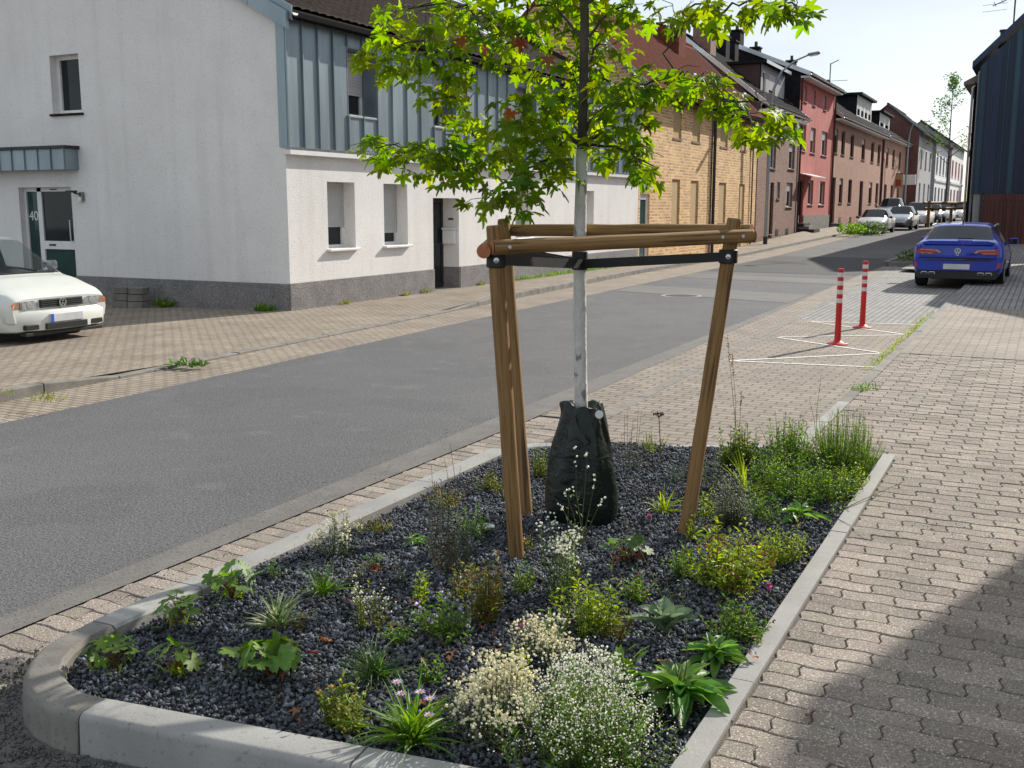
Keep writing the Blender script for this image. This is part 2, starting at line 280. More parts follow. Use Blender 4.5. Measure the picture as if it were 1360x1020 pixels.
# ============================================================ ground
def zroad(y): return 0. if y < 40 else (y-40)*.0105
KL = [(-12,-8.1),(6.5,-8.6),(11.3,-8.87),(27,-9.9),(73,-10.5),(150,-10.9)]       # left kerb face
AL = [(-12,-7.25),(5.8,-7.76),(15.5,-8.23),(33,-8.85),(73,-9.75),(150,-10.3)]    # asphalt, left edge
AR = [(-12,-3.88),(2.9,-4.02),(8.5,-4.16),(39,-4.45),(60,-4.9),(150,-6.2)]       # asphalt, right edge
def xk(y): return pw(KL, y)
def kerb_drop(y): return pw([(-20,.115),(6.9,.115),(7.9,.03),(16.2,.03),(17.6,.115),(200,.115)], y)
def zfoot(y): return zroad(y)+.03+.32*min(1, max(0, (y-40)/17))
def sheet(name, xa, xb, zf, y0, y1, ny, nx, m, parent=None):
    b = MB(); ids = []
    for i in range(ny+1):
        y = lerp(y0, y1, i/ny); a = xa(y) if callable(xa) else xa; c = xb(y) if callable(xb) else xb
        ids.append([b.p(lerp(a, c, j/nx), y, zf(lerp(a, c, j/nx), y, j/nx)) for j in range(nx+1)])
    for i in range(ny):
        for j in range(nx): b.face(ids[i][j], ids[i][j+1], ids[i+1][j+1], ids[i+1][j])
    o = b.build(name, m, parent); 
    if parent is None: struct(o)
    return o
sheet('ground', -320, 320, lambda x, y, t: zroad(y)-.16 - (.6 if abs(x) > 60 else 0), -60, 420, 60, 16, M['soil'])
road = sheet('road', lambda y: pw(AL, y), lambda y: pw(AR, y), lambda x, y, t: zroad(y), -12, 150, 80, 2, M['asphalt'])
sheet('gutter_left', xk, lambda y: pw(AL, y)+.0, lambda x, y, t: zroad(y)+.003-.004*t, -12, 150, 80, 1, M['sett_l'])
# left pavement with the dropped kerb of the driveway
def zleft(x, y, t): return lerp(zroad(y)+kerb_drop(y)-.004, zfoot(y), min(1, t*1.0))
sheet('pavement_left', lambda y: xk(y)-.12, -11.58, zleft, -12, 150, 100, 4, M['sett_l'])
sheet('driveway', -11.58, -24, lambda x, y, t: zfoot(y)-.10*min(1, t*2), -12, 14.52, 12, 6, M['sett_l'])
# repairs in the asphalt: long darker field, paler trench strips
def patch(name, pts, m, dz):
    b = MB(); b.poly([(x, y, zroad(y)+dz) for x, y in pts]); struct(b.build(name, m, None))
patch('asphalt_repair', [(-8.3,21.5),(-4.3,20.2),(-4.33,22.3),(-8.45,23.4)], M['asphalt_pale'], .004)
patch('asphalt_repair', [(-8.5,26.6),(-4.35,25.6),(-4.37,27.4),(-8.6,28.2)], M['asphalt_pale'], .004)
patch('asphalt_repair', [(-8.6,29.5),(-4.4,29.3),(-4.5,39.5),(-8.9,39.8)], M['asphalt_new'], .0045)
# manhole
t = thing('manhole_cover', 'round iron manhole cover set in the asphalt, pale ring round it', 'manhole cover', gnd(905, 393, 0))
c = gnd(905, 393); b = MB(o=c); b.lathe([(.42,.0),(.42,.006),(.335,.007),(.335,.001)], 28); b.build('frame_ring', M['conc'], t)
b = MB(o=c); b.lathe([(.325,-.01),(.325,.008),(.30,.0095),(.0,.0095)], 28); b.build('lid', M['darkmetal'], t)

def stone(path, w, zt, zb, bev=.012, taper=0.):
    """kerb stone swept along a plan path (points x,y), w to the left of the path"""
    path = [Vector((*q, 0)) for q in path]; b = MB(); rings = []
    for k, q in enumerate(path):
        d = (path[min(k+1, len(path)-1)]-path[max(k-1, 0)]).normalized(); nrm = Vector((-d.y, d.x, 0))
        z1 = zt(q.y) if callable(zt) else zt
        pr = [(-taper, zb), (0, z1-bev), (bev*.1, z1-bev*.62), (bev*.34, z1-bev*.29), (bev*.66, z1-bev*.07), (bev, z1), (w-bev*.6, z1), (w, z1-bev*.6), (w, zb)]
        rings.append([b.p(*(q+nrm*a+Vector((0,0,h)))) for a, h in pr])
    n = 9
    for q, r in zip(rings, rings[1:]):
        for j in range(n): b.face(q[j], q[(j+1) % n], r[(j+1) % n], r[j])
    b.face(*rings[0]); b.face(*rings[-1]); return b
# left kerb, one stone a metre
kl = struct(bpy.data.objects.new('kerb_left', None)); COL.objects.link(kl)
y = -1.
while y < 80:
    y1 = y+.99
    stone([(xk(y+.008), y+.008), (xk(y1), y1)], .13, lambda q: zroad(q)+kerb_drop(q)+U(-.004,.004), zroad(y)-.12).build('kerb_stone', M['conc_dirty'], kl)
    y += 1.0

# ---------------------------------------------------------------- wavy pavers
PL, PW = .225, .1125
def paver_mesh(phase, x0, x1, name, m, end0=True, end1=True):
    A, B, g = .0058, .0085, .0028; N = 8
    wv = lambda x: A*max(-1, min(1, 2.4*math.sin(2*math.pi*(x/PL)+phase)))
    sx = lambda t: B*math.sin(2*math.pi*t)
    out = []
    xs = [lerp(x0, x1, i/N) for i in range(N+1)]
    out += [(x, g+wv(x)) for x in xs]
    out += [(x1+(sx(t) if end1 else 0), lerp(g, PW-g, t)+wv(x1)) for t in (.25, .5, .75)]
    out += [(x, PW-g+wv(x)) for x in xs[::-1]]
    out += [(x0+(sx(t) if end0 else 0), lerp(g, PW-g, t)+wv(x0)) for t in (.75, .5, .25)]
    cx = (x0+x1)/2; cy = PW/2
    def inset(q, d):
        k = len(out); i = q; p0 = Vector(out[i-1]); p1 = Vector(out[(i+1) % k]); t = (p1-p0).normalized(); nn = Vector((-t.y, t.x)); return (out[i][0]+nn.x*d, out[i][1]+nn.y*d)
    o2 = [(x+(g if i in range(N+1, N+4) or False else 0)*-1, y) for i, (x, y) in enumerate(out)]
    # pull the ends in by the joint width
    o2 = [(x0+g+(x-x0)*(x1-x0-2*g)/(x1-x0), y) for x, y in out]; out[:] = o2
    V = [(x, y, -.05) for x, y in out]+[(x, y, -.0035) for x, y in out]; V += [(*inset(i, .0032), 0) for i in range(len(out))]
    k = len(out); F = []
    for i in range(k):
        j = (i+1) % k; F += [(i, j, k+j, k+i), (k+i, k+j, 2*k+j, 2*k+i)]
    F.append(tuple(range(2*k, 3*k)))
    me = bpy.data.meshes.new(name); me.from_pydata(V, [], F); me.materials.append(m); return me
PM = {}
for ph in (0, 1):
    for kind, (a, c, e0, e1) in dict(full=(0, PL, True, True), left=(PL/2, PL, False, True), right=(0, PL/2, True, False)).items():
        for mm in ('paver', 'paver_i'): PM[ph, kind, mm] = paver_mesh(math.pi*ph, a, c, 'paver', M[mm], e0, e1)
def lay(parent, x0, ncols, y0, nrows, z, single, restname, z_of=None):
    """running bond; single(x, y) says which stones are objects of their own"""
    V = []; F = []; base = 0; cnt = 0
    for r in range(nrows):
        y = y0+r*PW; ph = r % 2; items = []
        if ph == 0: items = [('full', x0+i*PL) for i in range(ncols)]
        else: items = [('left', x0-PL/2)]+[('full', x0+PL/2+i*PL) for i in range(ncols-1)]+[('right', x0+PL/2+(ncols-1)*PL)]
        for kind, x in items:
            dz = U(-.0025, .0025); rx, ry = U(-.012, .012), U(-.008, .008)
            if single(x+PL/2, y):
                o = link('paver', PM[ph, kind, 'paver'], parent); o.location = (x, y, z+dz); o.rotation_euler = (rx, ry, 0); cnt += 1
            else:
                me = PM[ph, kind, 'paver_i']; mt = Matrix.Translation((x, y, z+dz)) @ Euler((rx, ry, 0)).to_matrix().to_4x4()
                V += [tuple(mt @ v.co) for v in me.vertices]; F += [tuple(i+base for i in p.vertices) for p in me.polygons]; base += len(me.vertices)
    if V:
        me = bpy.data.meshes.new(restname); me.from_pydata(V, [], F); me.materials.append(M['paver_i']); link(restname, me, parent, 'stuff')
    return cnt
ZP = .10
pr = sheet('pavement_right', -.85, 14, lambda x, y, t: ZP-.008, -4, 13.1, 4, 4, M['joint'])
b = MB(); b.box(-1.45, -.852, 7.5, 13.1, -.05, ZP-.0085); b.build('bedding', M['joint'], pr)
n1 = lay(pr, -.815, 14, 1.35, 54, ZP, lambda x, y: y > 2.2 and x < .14+.055*y, 'paver_field')
n2 = lay(pr, -1.445, 17, 1.35+54*PW+.0, 50, ZP, lambda x, y: y < 8.2 and x < .3, 'paver_field')
sheet('pavement_right_far', lambda y: -1.45 if y < 31 else -3.6, 14, lambda x, y, t: ZP+zroad(y)-.001, 13.1, 19.6, 4, 2, M['sett_r']); sheet('pavement_right_grey', lambda y: -1.45 if y < 31 else -3.6, 14, lambda x, y, t: ZP+zroad(y)-.001, 19.6, 52, 30, 2, M['sett_g'])
sheet('pavement_right_end', lambda y: pw(AR, y)+.35, 3, lambda x, y, t: ZP+zroad(y), 52.02, 150, 30, 1, M['sett_r'])
# channel, gutter and parking bay on the near side
def xs_line(y): return -3.26-.030*max(0, y-8)
gr = sheet('gutter_right', -3.95, -3.34, lambda x, y, t: -.007, -4, 8.2, 2, 1, M['joint'])
n3 = lay(gr, -3.842, 2, 2.30, 52, 0., lambda x, y: y > 1.8, 'paver_field')
sheet('channel', lambda y: pw(AR, y), lambda y: -3.845 if y < 8.2 else -3.845-.028*(y-8.2), lambda x, y, t: .0035+zroad(y), -4, 36, 40, 1, M['channel'])
sheet('gutter_right_far', lambda y: -3.845-.028*(y-8.2), lambda y: xs_line(y)-.11, lambda x, y, t: .0015, 8.2, 34.2, 20, 1, M['sett_r'])
sheet('parking_bay', lambda y: xs_line(y), lambda y: -1.55, lambda x, y, t: .0, 7.5, 17.4, 10, 1, M['sett_r']); sheet('parking_bay_far', lambda y: xs_line(y), lambda y: -1.55, lambda x, y, t: .0, 17.4, 34.2, 10, 1, M['sett_g'])
fk = struct(bpy.data.objects.new('flush_kerb', None)); COL.objects.link(fk)
for i in range(27):
    y = 7.45+i; stone([(xs_line(y+.99)-.11, y+.99), (xs_line(y)-.11, y)], .11, .006+U(-.002,.002), -.1, .004).build('kerb_stone', M['conc_dirty'], fk)
pk = struct(bpy.data.objects.new('kerb_right', None)); COL.objects.link(pk)
for i in range(45):
    y = 7.52+i; stone([(-1.55 if y < 33 else -1.55, y+.99), (-1.55, y)], .10, ZP+.004+zroad(y)+U(-.003,.003), -.1+zroad(y), .01).build('kerb_stone', M['conc'] if i < 2 else M['conc_dirty'], pk)
sheet('forecourt', lambda y: pw(AR, y)+.18, -.85, lambda x, y, t: .004, -4, 2.30, 4, 2, M['grit']); sheet('forecourt_corner', -3.36, -2.2, lambda x, y, t: .0045, 2.30, 2.9, 2, 2, M['grit'])
# hatched no-parking marking, worn white
hm = struct(bpy.data.objects.new('painted_hatching', None)); COL.objects.link(hm)
def line(a, c, w=.06):
    a = Vector((*a, .005)); c = Vector((*c, .005)); d = (c-a).normalized(); n_ = Vector((-d.y, d.x, 0))*w/2
    b = MB(); b.poly([tuple(a+n_), tuple(a-n_), tuple(c-n_), tuple(c+n_)]); b.build('painted_line', M['paint'], hm)
for a, c in (((-3.25,12.20),(-1.62,12.45)), ((-3.2,12.26),(-1.75,13.68)), ((-3.27,14.75),(-1.75,13.74)), ((-3.25,14.82),(-1.7,15.85)), ((-3.25,17.05),(-1.72,15.92)), ((-3.25,17.1),(-1.62,17.35))): line(a, c)

# ============================================================ planting bed
bed = thing('planting_bed_kerb', 'pale concrete kerb round the gravel planting bed, rounded corner in front', 'kerb', (-2.1, 4.9, 0))
def bstone(path, w=.14, zt=.145, m='conc', bev=.02, **k): return stone(path, w, zt, -.12, bev, **k).build('kerb_stone', M[m], bed, smooth=35)
ZB = .145
fd = Vector((1.16, .15)).normalized(); f0 = Vector((-2.86, 2.27))
# left run (inside is +x, path runs in -y so that the stone lies to its left)
ys = [6.35, 5.35, 4.35, 3.35, 2.86]
for a, c in zip(ys, ys[1:]): bstone([(-3.36, a), (-3.36, c+.008)])
# rounded corner stone
cor = []
c0 = Vector((-2.82, 2.80)); 
for i in range(9):
    a = math.pi + i/8*R(97.4); cor.append((c0.x+.54*math.cos(a), c0.y+.54*math.sin(a)))
bstone([(-3.36, 2.85)]+cor[1:], m='conc_dirty', bev=.03, taper=.02)
e = Vector(cor[-1]); e += fd*.008; s0 = e
for L_ in (1.0, 1.0, .12): bstone([tuple(s0), tuple(s0+fd*(L_-.008))], bev=.024, taper=.012); s0 = s0+fd*L_
# back corner and back run
cb = Vector((-2.86, 6.36)); bc = [(cb.x+.5*math.cos(a), cb.y+.5*math.sin(a)) for a in [math.pi-i/7*(math.pi/2*.85) for i in range(8)]][::-1]
bstone(bc, zt=.12)
e2 = Vector(bc[0]); bstone([(-1.85, 7.40), (e2.x+.01, e2.y+.004)], .10, .11); bstone([(-1.50, 7.50), (-1.86, 7.405)], .10, .11)
# right edging, flush with the pavement
yy = 1.6
for i in range(6):
    stone([(-.825, yy), (-.825, yy+.985)], .085, ZP+.012+U(-.002,.002), -.1, .005).build('edging_stone', M['conc'], bed, smooth=35); yy += .99
# soil under the gravel
def inbed(x, y):
    if x < -3.2 or x > -.918 or y > 7.36: return False
    if y < 2.44+(x+2.7)*.129: return False
    if x < -2.82 and y < 2.80 and math.hypot(x+2.82, y-2.80) > .385: return False
    if x < -2.86 and y > 6.36 and math.hypot(x+2.86, y-6.36) > .35: return False
    if y > 6.78+(x+2.86)*.50 and x < -1.7: return False
    return True
def zbed(x, y): return .118-.028*min(1, max(0, (x+1.25)/.3))+.018*math.sin(x*2.3+1)*math.cos(y*1.7)+.012*math.sin(5*x+3*y)
b = MB(); nx, ny = 30, 60; ids = {}
for i in range(nx+1):
    for j in range(ny+1):
        x = lerp(-3.3, -.905, i/nx); y = lerp(2.25, 7.45, j/ny); ids[i, j] = b.p(x, y, zbed(x, y)-.022)
for i in range(nx):
    for j in range(ny):
        x = lerp(-3.3, -.87, (i+.5)/nx); y = lerp(2.25, 7.45, (j+.5)/ny)
        if inbed(x, y) or inbed(x+.06, y+.06) or inbed(x-.06, y+.06) or inbed(x+.06, y-.06) or inbed(x-.06, y-.06): b.face(ids[i,j], ids[i+1,j], ids[i+1,j+1], ids[i,j+1])
struct(b.build('bed_soil', M['soil'], None, smooth=True))
# crushed basalt
pts = []
while len(pts) < 62000:
    x, y = U(-3.22, -.91), U(2.3, 7.4)
    if inbed(x, y) and random.random() < min(1, 1.25-.12*(y-2.3)): pts.append((x, y, zbed(x, y)+U(-.02, .006)))
oct_ = np.array([(1,0,0),(0,1,0),(-1,0,0),(0,-1,0),(0,0,1),(0,0,-1),], float); ofs = np.array([(0,1,4),(1,2,4),(2,3,4),(3,0,4),(1,0,5),(2,1,5),(3,2,5),(0,3,5)])
n = len(pts); P_ = np.array(pts); sz = rng.uniform(.0058, .0122, n)*np.where(rng.random(n) < .08, 1.4, 1)
Q = rng.normal(size=(n, 4)); Q /= np.linalg.norm(Q, axis=1)[:, None]; w_, x_, y_, z_ = Q.T
RM = np.stack([1-2*(y_**2+z_**2), 2*(x_*y_-z_*w_), 2*(x_*z_+y_*w_), 2*(x_*y_+z_*w_), 1-2*(x_**2+z_**2), 2*(y_*z_-x_*w_), 2*(x_*z_-y_*w_), 2*(y_*z_+x_*w_), 1-2*(x_**2+y_**2)], 1).reshape(n, 3, 3)
lo = oct_[None]*rng.uniform(.55, 1.2, (n, 6, 3))+rng.normal(0, .22, (n, 6, 3)); lo *= (sz[:, None]*rng.uniform(.7, 1.35, (n, 3)))[:, None, :]
VV = np.einsum('nij,nkj->nki', RM, lo)+P_[:, None]; VV[..., 2] = np.maximum(VV[..., 2], .03)
FF = ofs[None]+(np.arange(n)*6)[:, None, None]
o = link('basalt_gravel', rawmesh('basalt_gravel', VV.reshape(-1, 3), FF.reshape(-1, 3), M['gravel'])); o['kind'] = 'stuff'; o['label'] = 'dark crushed basalt gravel covering the planting bed'; o['category'] = 'gravel'
# crumbs of dirt along the foot of the corner kerb
def chips(name, spots, m, label):
    V = []; F = []
    for k, (x, y, z, s) in enumerate(spots):
        rot = Euler((U(0,6), U(0,6), U(0,6))).to_matrix()
        for v in oct_: q = rot @ Vector([v[i]*s*U(.6, 1.2) for i in range(3)]); V.append((x+q.x, y+q.y, z+q.z))
        F += [tuple(i+k*6 for i in f) for f in ofs]
    o = link(name, rawmesh(name, V, F, m)); o['kind'] = 'stuff'; o['label'] = label; o['category'] = 'grit'
sp_ = []
for i in range(1500):
    t_ = U(0, 1); th_ = math.pi+R(97.4)*t_; a = Vector((c0.x+.56*math.cos(th_), c0.y+.56*math.sin(th_))) if random.random() < .5 else Vector(cor[-1])+fd*U(0, 1.4)
    off = abs(random.gauss(0, .10))+.015; d = (a-c0).normalized() if a.x < -2.76 else Vector((.128, -.99)); q = a+d*off; sp_.append((q.x+U(-.02,.02), q.y+U(-.02,.02), .006, U(.003, .011)))
chips('grit', sp_, M['grit'], 'loose dark grit lying along the foot of the front kerb')
def litter(spots, n, label, m='soil', spread=(.16, .05), z=ZP):
    s_ = []
    for px, py in spots:
        q = gnd(px, py, z); s_ += [(q.x+random.gauss(0, spread[0]), q.y+random.gauss(0, spread[1]), z+.001, U(.0018, .0055)) for _ in range(n)]
    chips('grit', s_, M[m], label)
litter([(1165,552),(1185,563),(1198,548),(1245,561),(1268,508),(1222,485),(1230,700),(1150,575)], 22, 'dark crumbs of dirt scattered on the right pavement')
litter([(1085,505),(1100,515),(1110,520),(1000,500),(1070,430),(950,520)], 40, 'sandy crumbs scattered over the parking bay', 'joint', (.25, .15), .0)
litter([(200,770),(330,690),(480,640),(120,815),(600,575)], 40, 'grit swept along the near channel', 'channel', (.10, .35), .003)
# ============================================================ buildings
def facade(b, W, H, holes, depth, z0=0.):
    """wall in the (u,v) plane of b, holes (u0,u1,v0,v1), reveals going back along -w"""
    us = sorted({0, W, *[h[0] for h in holes], *[h[1] for h in holes]}); vs_ = sorted({z0, H, *[h[2] for h in holes], *[h[3] for h in holes]})
    for a0, a1 in zip(us, us[1:]):
        for c0, c1 in zip(vs_, vs_[1:]):
            m_ = ((a0+a1)/2, (c0+c1)/2)
            if any(h[0] < m_[0] < h[1] and h[2] < m_[1] < h[3] for h in holes): continue
            b.poly([(a0, c0, 0), (a1, c0, 0), (a1, c1, 0), (a0, c1, 0)])
    for h in holes:
        d = h[4] if len(h) > 4 else depth; a0, a1, c0, c1 = h[:4]
        b.poly([(a0,c0,0),(a0,c1,0),(a0,c1,-d),(a0,c0,-d)]); b.poly([(a1,c0,0),(a1,c0,-d),(a1,c1,-d),(a1,c1,0)])
        b.poly([(a0,c1,0),(a1,c1,0),(a1,c1,-d),(a0,c1,-d)]); b.poly([(a0,c0,0),(a0,c0,-d),(a1,c0,-d),(a1,c0,0)])
def bas(o, facing):
    return dict(o=o, u=(0,1,0), v=(0,0,1), w=(1,0,0)) if facing == '+X' else dict(o=o, u=(1,0,0), v=(0,0,1), w=(0,-1,0)) if facing == '-Y' else dict(o=o, u=(0,1,0), v=(0,0,1), w=(-1,0,0))
def window(root, B, h, depth, style='sash', frame='pvc', glass='glass', sill='plinth', shut=0., fw=.06, sillo=.07, name='window', mull=False):
    a0, a1, c0, c1 = h[:4]; d = h[4] if len(h) > 4 else depth; w = -d+.015
    b = MB(**B)
    b.box(a0, a0+fw, c0, c1, -d-.04, w+.02).box(a1-fw, a1, c0, c1, -d-.04, w+.02).box(a0+fw, a1-fw, c0, c0+fw, -d-.04, w+.02).box(a0+fw, a1-fw, c1-fw, c1, -d-.04, w+.02)
    if mull: b.box((a0+a1)/2-fw*.5, (a0+a1)/2+fw*.5, c0+fw, c1-fw, -d-.04, w+.018)
    f = b.build(name, M[frame], root)
    MB(**B).box(a0+fw*.9, a1-fw*.9, c0+fw*.9, c1-fw*.9, -d-.03, -d-.005).build('pane', M[glass], f)
    if shut:
        b = MB(**B); zt = c1-.005; zb = c1-(c1-c0)*shut; n = max(3, int((zt-zb)/.055))
        for i in range(n):
            q = lerp(zb, zt, i/n); r = lerp(zb, zt, (i+1)/n); b.box(a0+.012, a1-.012, q, r-.012, w+.018, w+.034); b.box(a0+.02, a1-.02, r-.012, r, w+.018, w+.026)
        b.build('shutter', M['shutter'], f)
    if sill: MB(**B).box(a0-.05, a1+.05, c0-.045, c0-.003, -d+.0, sillo, .006).build('sill', M[sill], f)
    return f
def tiles(xe, ze, xr, zr, y0, y1, tw=.24, th=.34, amp=.022, step=.03):
    """roof field from the eave (xe,ze) to the ridge (xr,zr), wavy tiles in stepped courses"""
    L_ = math.hypot(xr-xe, zr-ze); dx, dz = (xr-xe)/L_, (zr-ze)/L_; nxn, nzn = -dz, dx
    if nzn < 0: nxn, nzn = -nxn, -nzn
    n = int(L_/th); cols = int((y1-y0)/tw); V = []; F = []; k = 4; W = cols*k+1
    yy = np.linspace(y0, y1, W); wave = amp*np.abs(np.sin(np.linspace(0, math.pi*cols, W)))
    for r in range(n):
        for s_, h in ((r*th, step), ((r+1)*th, 0.)):
            x = xe+dx*s_+nxn*(h+wave); z = ze+dz*s_+nzn*(h+wave); V.append(np.stack([x, yy, z], 1))
        i = np.arange(W-1); a = 2*r*W; F.append(np.stack([a+i, a+i+1, a+W+i+1, a+W+i], 1))
        if r: a2 = (2*r-1)*W; F.append(np.stack([a2+i, a2+i+1, a+i+1, a+i], 1))
    return np.concatenate(V), np.concatenate(F)
def roof(root, xe, ze, xr, zr, y0, y1, m, thick=.14, over=.15, verge='darkmetal', tw=.24, back=None):
    s = (zr-ze)/(xr-xe); xb = 2*xr-xe if back is None else back
    b = MB(); b.prism([(xe, ze), (xr, zr), (xb, zr-abs(s)*abs(xb-xr)), (xb, zr-abs(s)*abs(xb-xr)-thick), (xr, zr-thick), (xe, ze-thick)], 0, 1)
    b.V = [(a, y0-over if c == 0 else y1+over, z) for a, z, c in b.V]
    o = b.build('roof', M[m], root)
    V, F = tiles(xe, ze+.012, xr, zr+.012, y0-over+.03, y1+over-.03, tw); me = rawmesh('roof_tiles', V, F, M[m]); link('roof_tiles', me, o, 'stuff')
    b = MB(); b.tube([(xr, y0-over, zr+.03), (xr, y1+over, zr+.03)], .10, 8); b.build('ridge', M[m], o)
    for yv in (y0-over-.02, y1+over-.01):
        b = MB(); b.prism([(xe+.0, ze-thick-.03), (xe, ze+.06), (xr, zr+.06), (xr, zr-thick-.03)], yv, yv+.03); b.V = [(a, c, z) for a, z, c in b.V]; b.build('verge', M[verge], o)
    b = MB(); gx = xe+.07; gz = ze-.05
    prof = [(gx+.075*math.cos(t), gz+.075*math.sin(t)) for t in [math.pi+i*math.pi/6 for i in range(7)]]; prof += [(x, z+.0) for x, z in [(gx+.065*math.cos(t), gz+.065*math.sin(t)+.004) for t in [2*math.pi-i*math.pi/6 for i in range(7)]]]
    b.prism(prof, y0-over, y1+over); b.V = [(a, c, z) for a, z, c in b.V]; b.build('gutter', M['alu'] if verge == 'alu' else M['darkmetal'], o, smooth=40)
    return o
def shell(root, X, Y0, Y1, zb, eave, xr, zr, m, holes, depth=.14, gh=(), xb=None, gm=None, z0=None):
    """street wall (facing +X) with openings, gables and back wall"""
    xb = 2*xr-X if xb is None else xb
    b = MB(**bas((X, Y0, 0), '+X')); facade(b, Y1-Y0, eave, holes, depth, zb-.3); o = b.build('wall', M[m], root)
    b = MB(**bas((xb, Y0, 0), '-Y')); facade(b, X-xb, eave, gh, depth, zb-.4); b.poly([(0, eave, 0), (X-xb, eave, 0), (xr-xb, zr, 0)]); b.build('gable_wall', M[gm or m], root)
    b = MB(); b.poly([(X, Y1, zb-.4), (X, Y1, eave), (xr, Y1, zr), (xb, Y1, eave), (xb, Y1, zb-.4)]); b.poly([(xb, Y0, zb-.4), (xb, Y1, zb-.4), (xb, Y1, eave), (xb, Y0, eave)]); b.build('rear_wall', M[gm or m], root)
    return o
def downpipe(root, x, y, z0, z1, m='darkmetal', r=.05):
    MB().tube([(x, y, z0), (x, y, z1-.25), (x-.0, y, z1-.12), (x+.12, y, z1)], r, 8).build('downpipe', M[m], root, smooth=40)
def chimney(root, x0, x1, y0, y1, z0, z1, m, cap='conc_dirty', pots=1):
    o = MB().box(x0, x1, y0, y1, z0, z1).build('chimney', M[m], root)
    MB().box(x0-.06, x1+.06, y0-.06, y1+.06, z1+.001, z1+.08).build('chimney_cap', M[cap], o)
    for i in range(pots): MB(o=((x0+x1)/2, lerp(y0, y1, (i+.5)/pots), 0)).lathe([(.10, z1+.08), (.09, z1+.4), (.07, z1+.4)], 10).build('chimney_pot', M['darkmetal'], o)
    return o

# ---------------------------------------------------------------- white house with the zinc upper storey
XF = -11.6; Y0, Y1 = 14.55, 31.9
wh = thing('white_house', 'long white rendered house with blue-grey zinc upper storey and plain gable', 'house', (XF, Y0, 0))
g0 = [(15.68, 16.53, 1.05, 2.25), (17.5, 18.36, 1.05, 2.25), (23.25, 24.1, 1.05, 2.25), (27.4, 28.25, 1.05, 2.25)]
door = (19.36, 20.46, -.3, 1.99)
hol = [(a-Y0, c-Y0, z0, z1, .30) for a, c, z0, z1 in g0]+[(door[0]-Y0, door[1]-Y0, door[2], door[3], .42)]
xr, zr = -17.2, 8.05; EV = 4.98
zw = [(16.28, 17.22, 3.46, 4.66), (19.3, 20.2, 3.46, 4.66), (23.15, 24.2, 3.6, 4.66), (27.0, 27.9, 3.46, 4.66)]
# gable openings (u from the back edge of the gable)
xbk = 2*xr-XF; gu = lambda x: x-xbk
gwin = (gu(-17.12), gu(-16.35), 3.55, 4.62, .20); gdoor = (gu(-18.25), gu(-16.78), -.3, 2.18, .16)
Bf = bas((XF, Y0, 0), '+X'); Bg = bas((xbk, Y0, 0), '-Y')
shell(wh, XF, Y0, Y1, 0, EV, xr, zr, 'white_plaster', hol+[(a-Y0, c-Y0, z0, z1, .28) for a, c, z0, z1 in zw], .3, [gwin, gdoor])
for i, h in enumerate(hol[:4]): window(wh, Bf, h, .3, shut=(.68, .80, 1., 1.)[i] if i < 3 else .98, sill='pvc', sillo=.09)
# plinth, butted against the door opening, on both sides of the corner
for a, c in ((Y0-.03, door[0]), (door[1], Y1)): MB().box(XF, XF+.03, a, c, -.3, .50, .008).build('plinth', M['plinth'], wh)
MB().box(XF-.003, -16.76, Y0-.03, Y0+.0, -.3, .49, .008).build('plinth', M['plinth'], wh)
MB().box(XF-.42, XF-.003, door[1]-.004, door[1]+.02, -.3, .49).build('plinth', M['plinth'], wh)
f = MB(**Bf); a0, a1 = door[0]-Y0, door[1]-Y0
f.box(a0, a0+.07, .03, 1.99, -.48, -.40).box(a1-.07, a1, .03, 1.99, -.48, -.40).box(a0+.07, a1-.07, 1.90, 1.99, -.48, -.40).box(a0+.07, a1-.07, .03, .16, -.48, -.40).box(a0+.07, a1-.07, .95, 1.03, -.48, -.40)
d_ = f.build('door', M['darkmetal'], wh); MB(**Bf).box(a0+.065, a1-.065, .16, 1.9, -.46, -.425).build('pane', M['glass'], d_)
MB().box(XF-.42, XF+.06, door[0], door[1], -.1, .035).build('doorstep', M['conc_dirty'], wh)
# gable window and entrance
window(wh, Bg, gwin, .2, sill='tile', sillo=.05, fw=.07)
a0, a1 = gdoor[0], gdoor[1]; f = MB(**Bg)
f.box(a0, a0+.05, .05, 2.18, -.22, -.13).box(a0+.36, a0+.48, .05, 2.18, -.22, -.13).box(a1-.10, a1, .05, 2.18, -.22, -.13).box(a0+.05, a1-.1, 2.1, 2.18, -.22, -.13).box(a0+.48, a1-.10, .05, .2, -.22, -.13).box(a0+.48, a1-.1, .98, 1.14, -.22, -.13).box(a0+.05, a0+.36, .05, .15, -.22, -.13)
d_ = f.build('entrance_door', M['pvc'], wh)
MB(**Bg).box(a0+.47, a1-.09, .19, 1.0, -.19, -.16).build('pane', M['glass_green'], d_); MB(**Bg).box(a0+.47, a1-.09, 1.13, 2.11, -.19, -.16).build('pane', M['glass'], d_); MB(**Bg).box(a0+.045, a0+.365, .14, 2.11, -.19, -.16).build('pane', M['glass_green'], d_)
MB(**Bg).box(a0+.62, a0+.80, 1.045, 1.08, -.131, -.12).build('letter_slot', M['black'], d_); MB(**Bg).box(a0+.75, a0+.93, 2.13, 2.15, -.131, -.12).build('door_closer', M['black'], d_)
b = MB(**Bg); b.tube([(a1-.16, 1.15, -.13), (a1-.16, 1.15, -.06), (a1-.16, 1.55, -.06), (a1-.16, 1.55, -.13)], .014, 6); b.build('handle', M['steel'], d_)
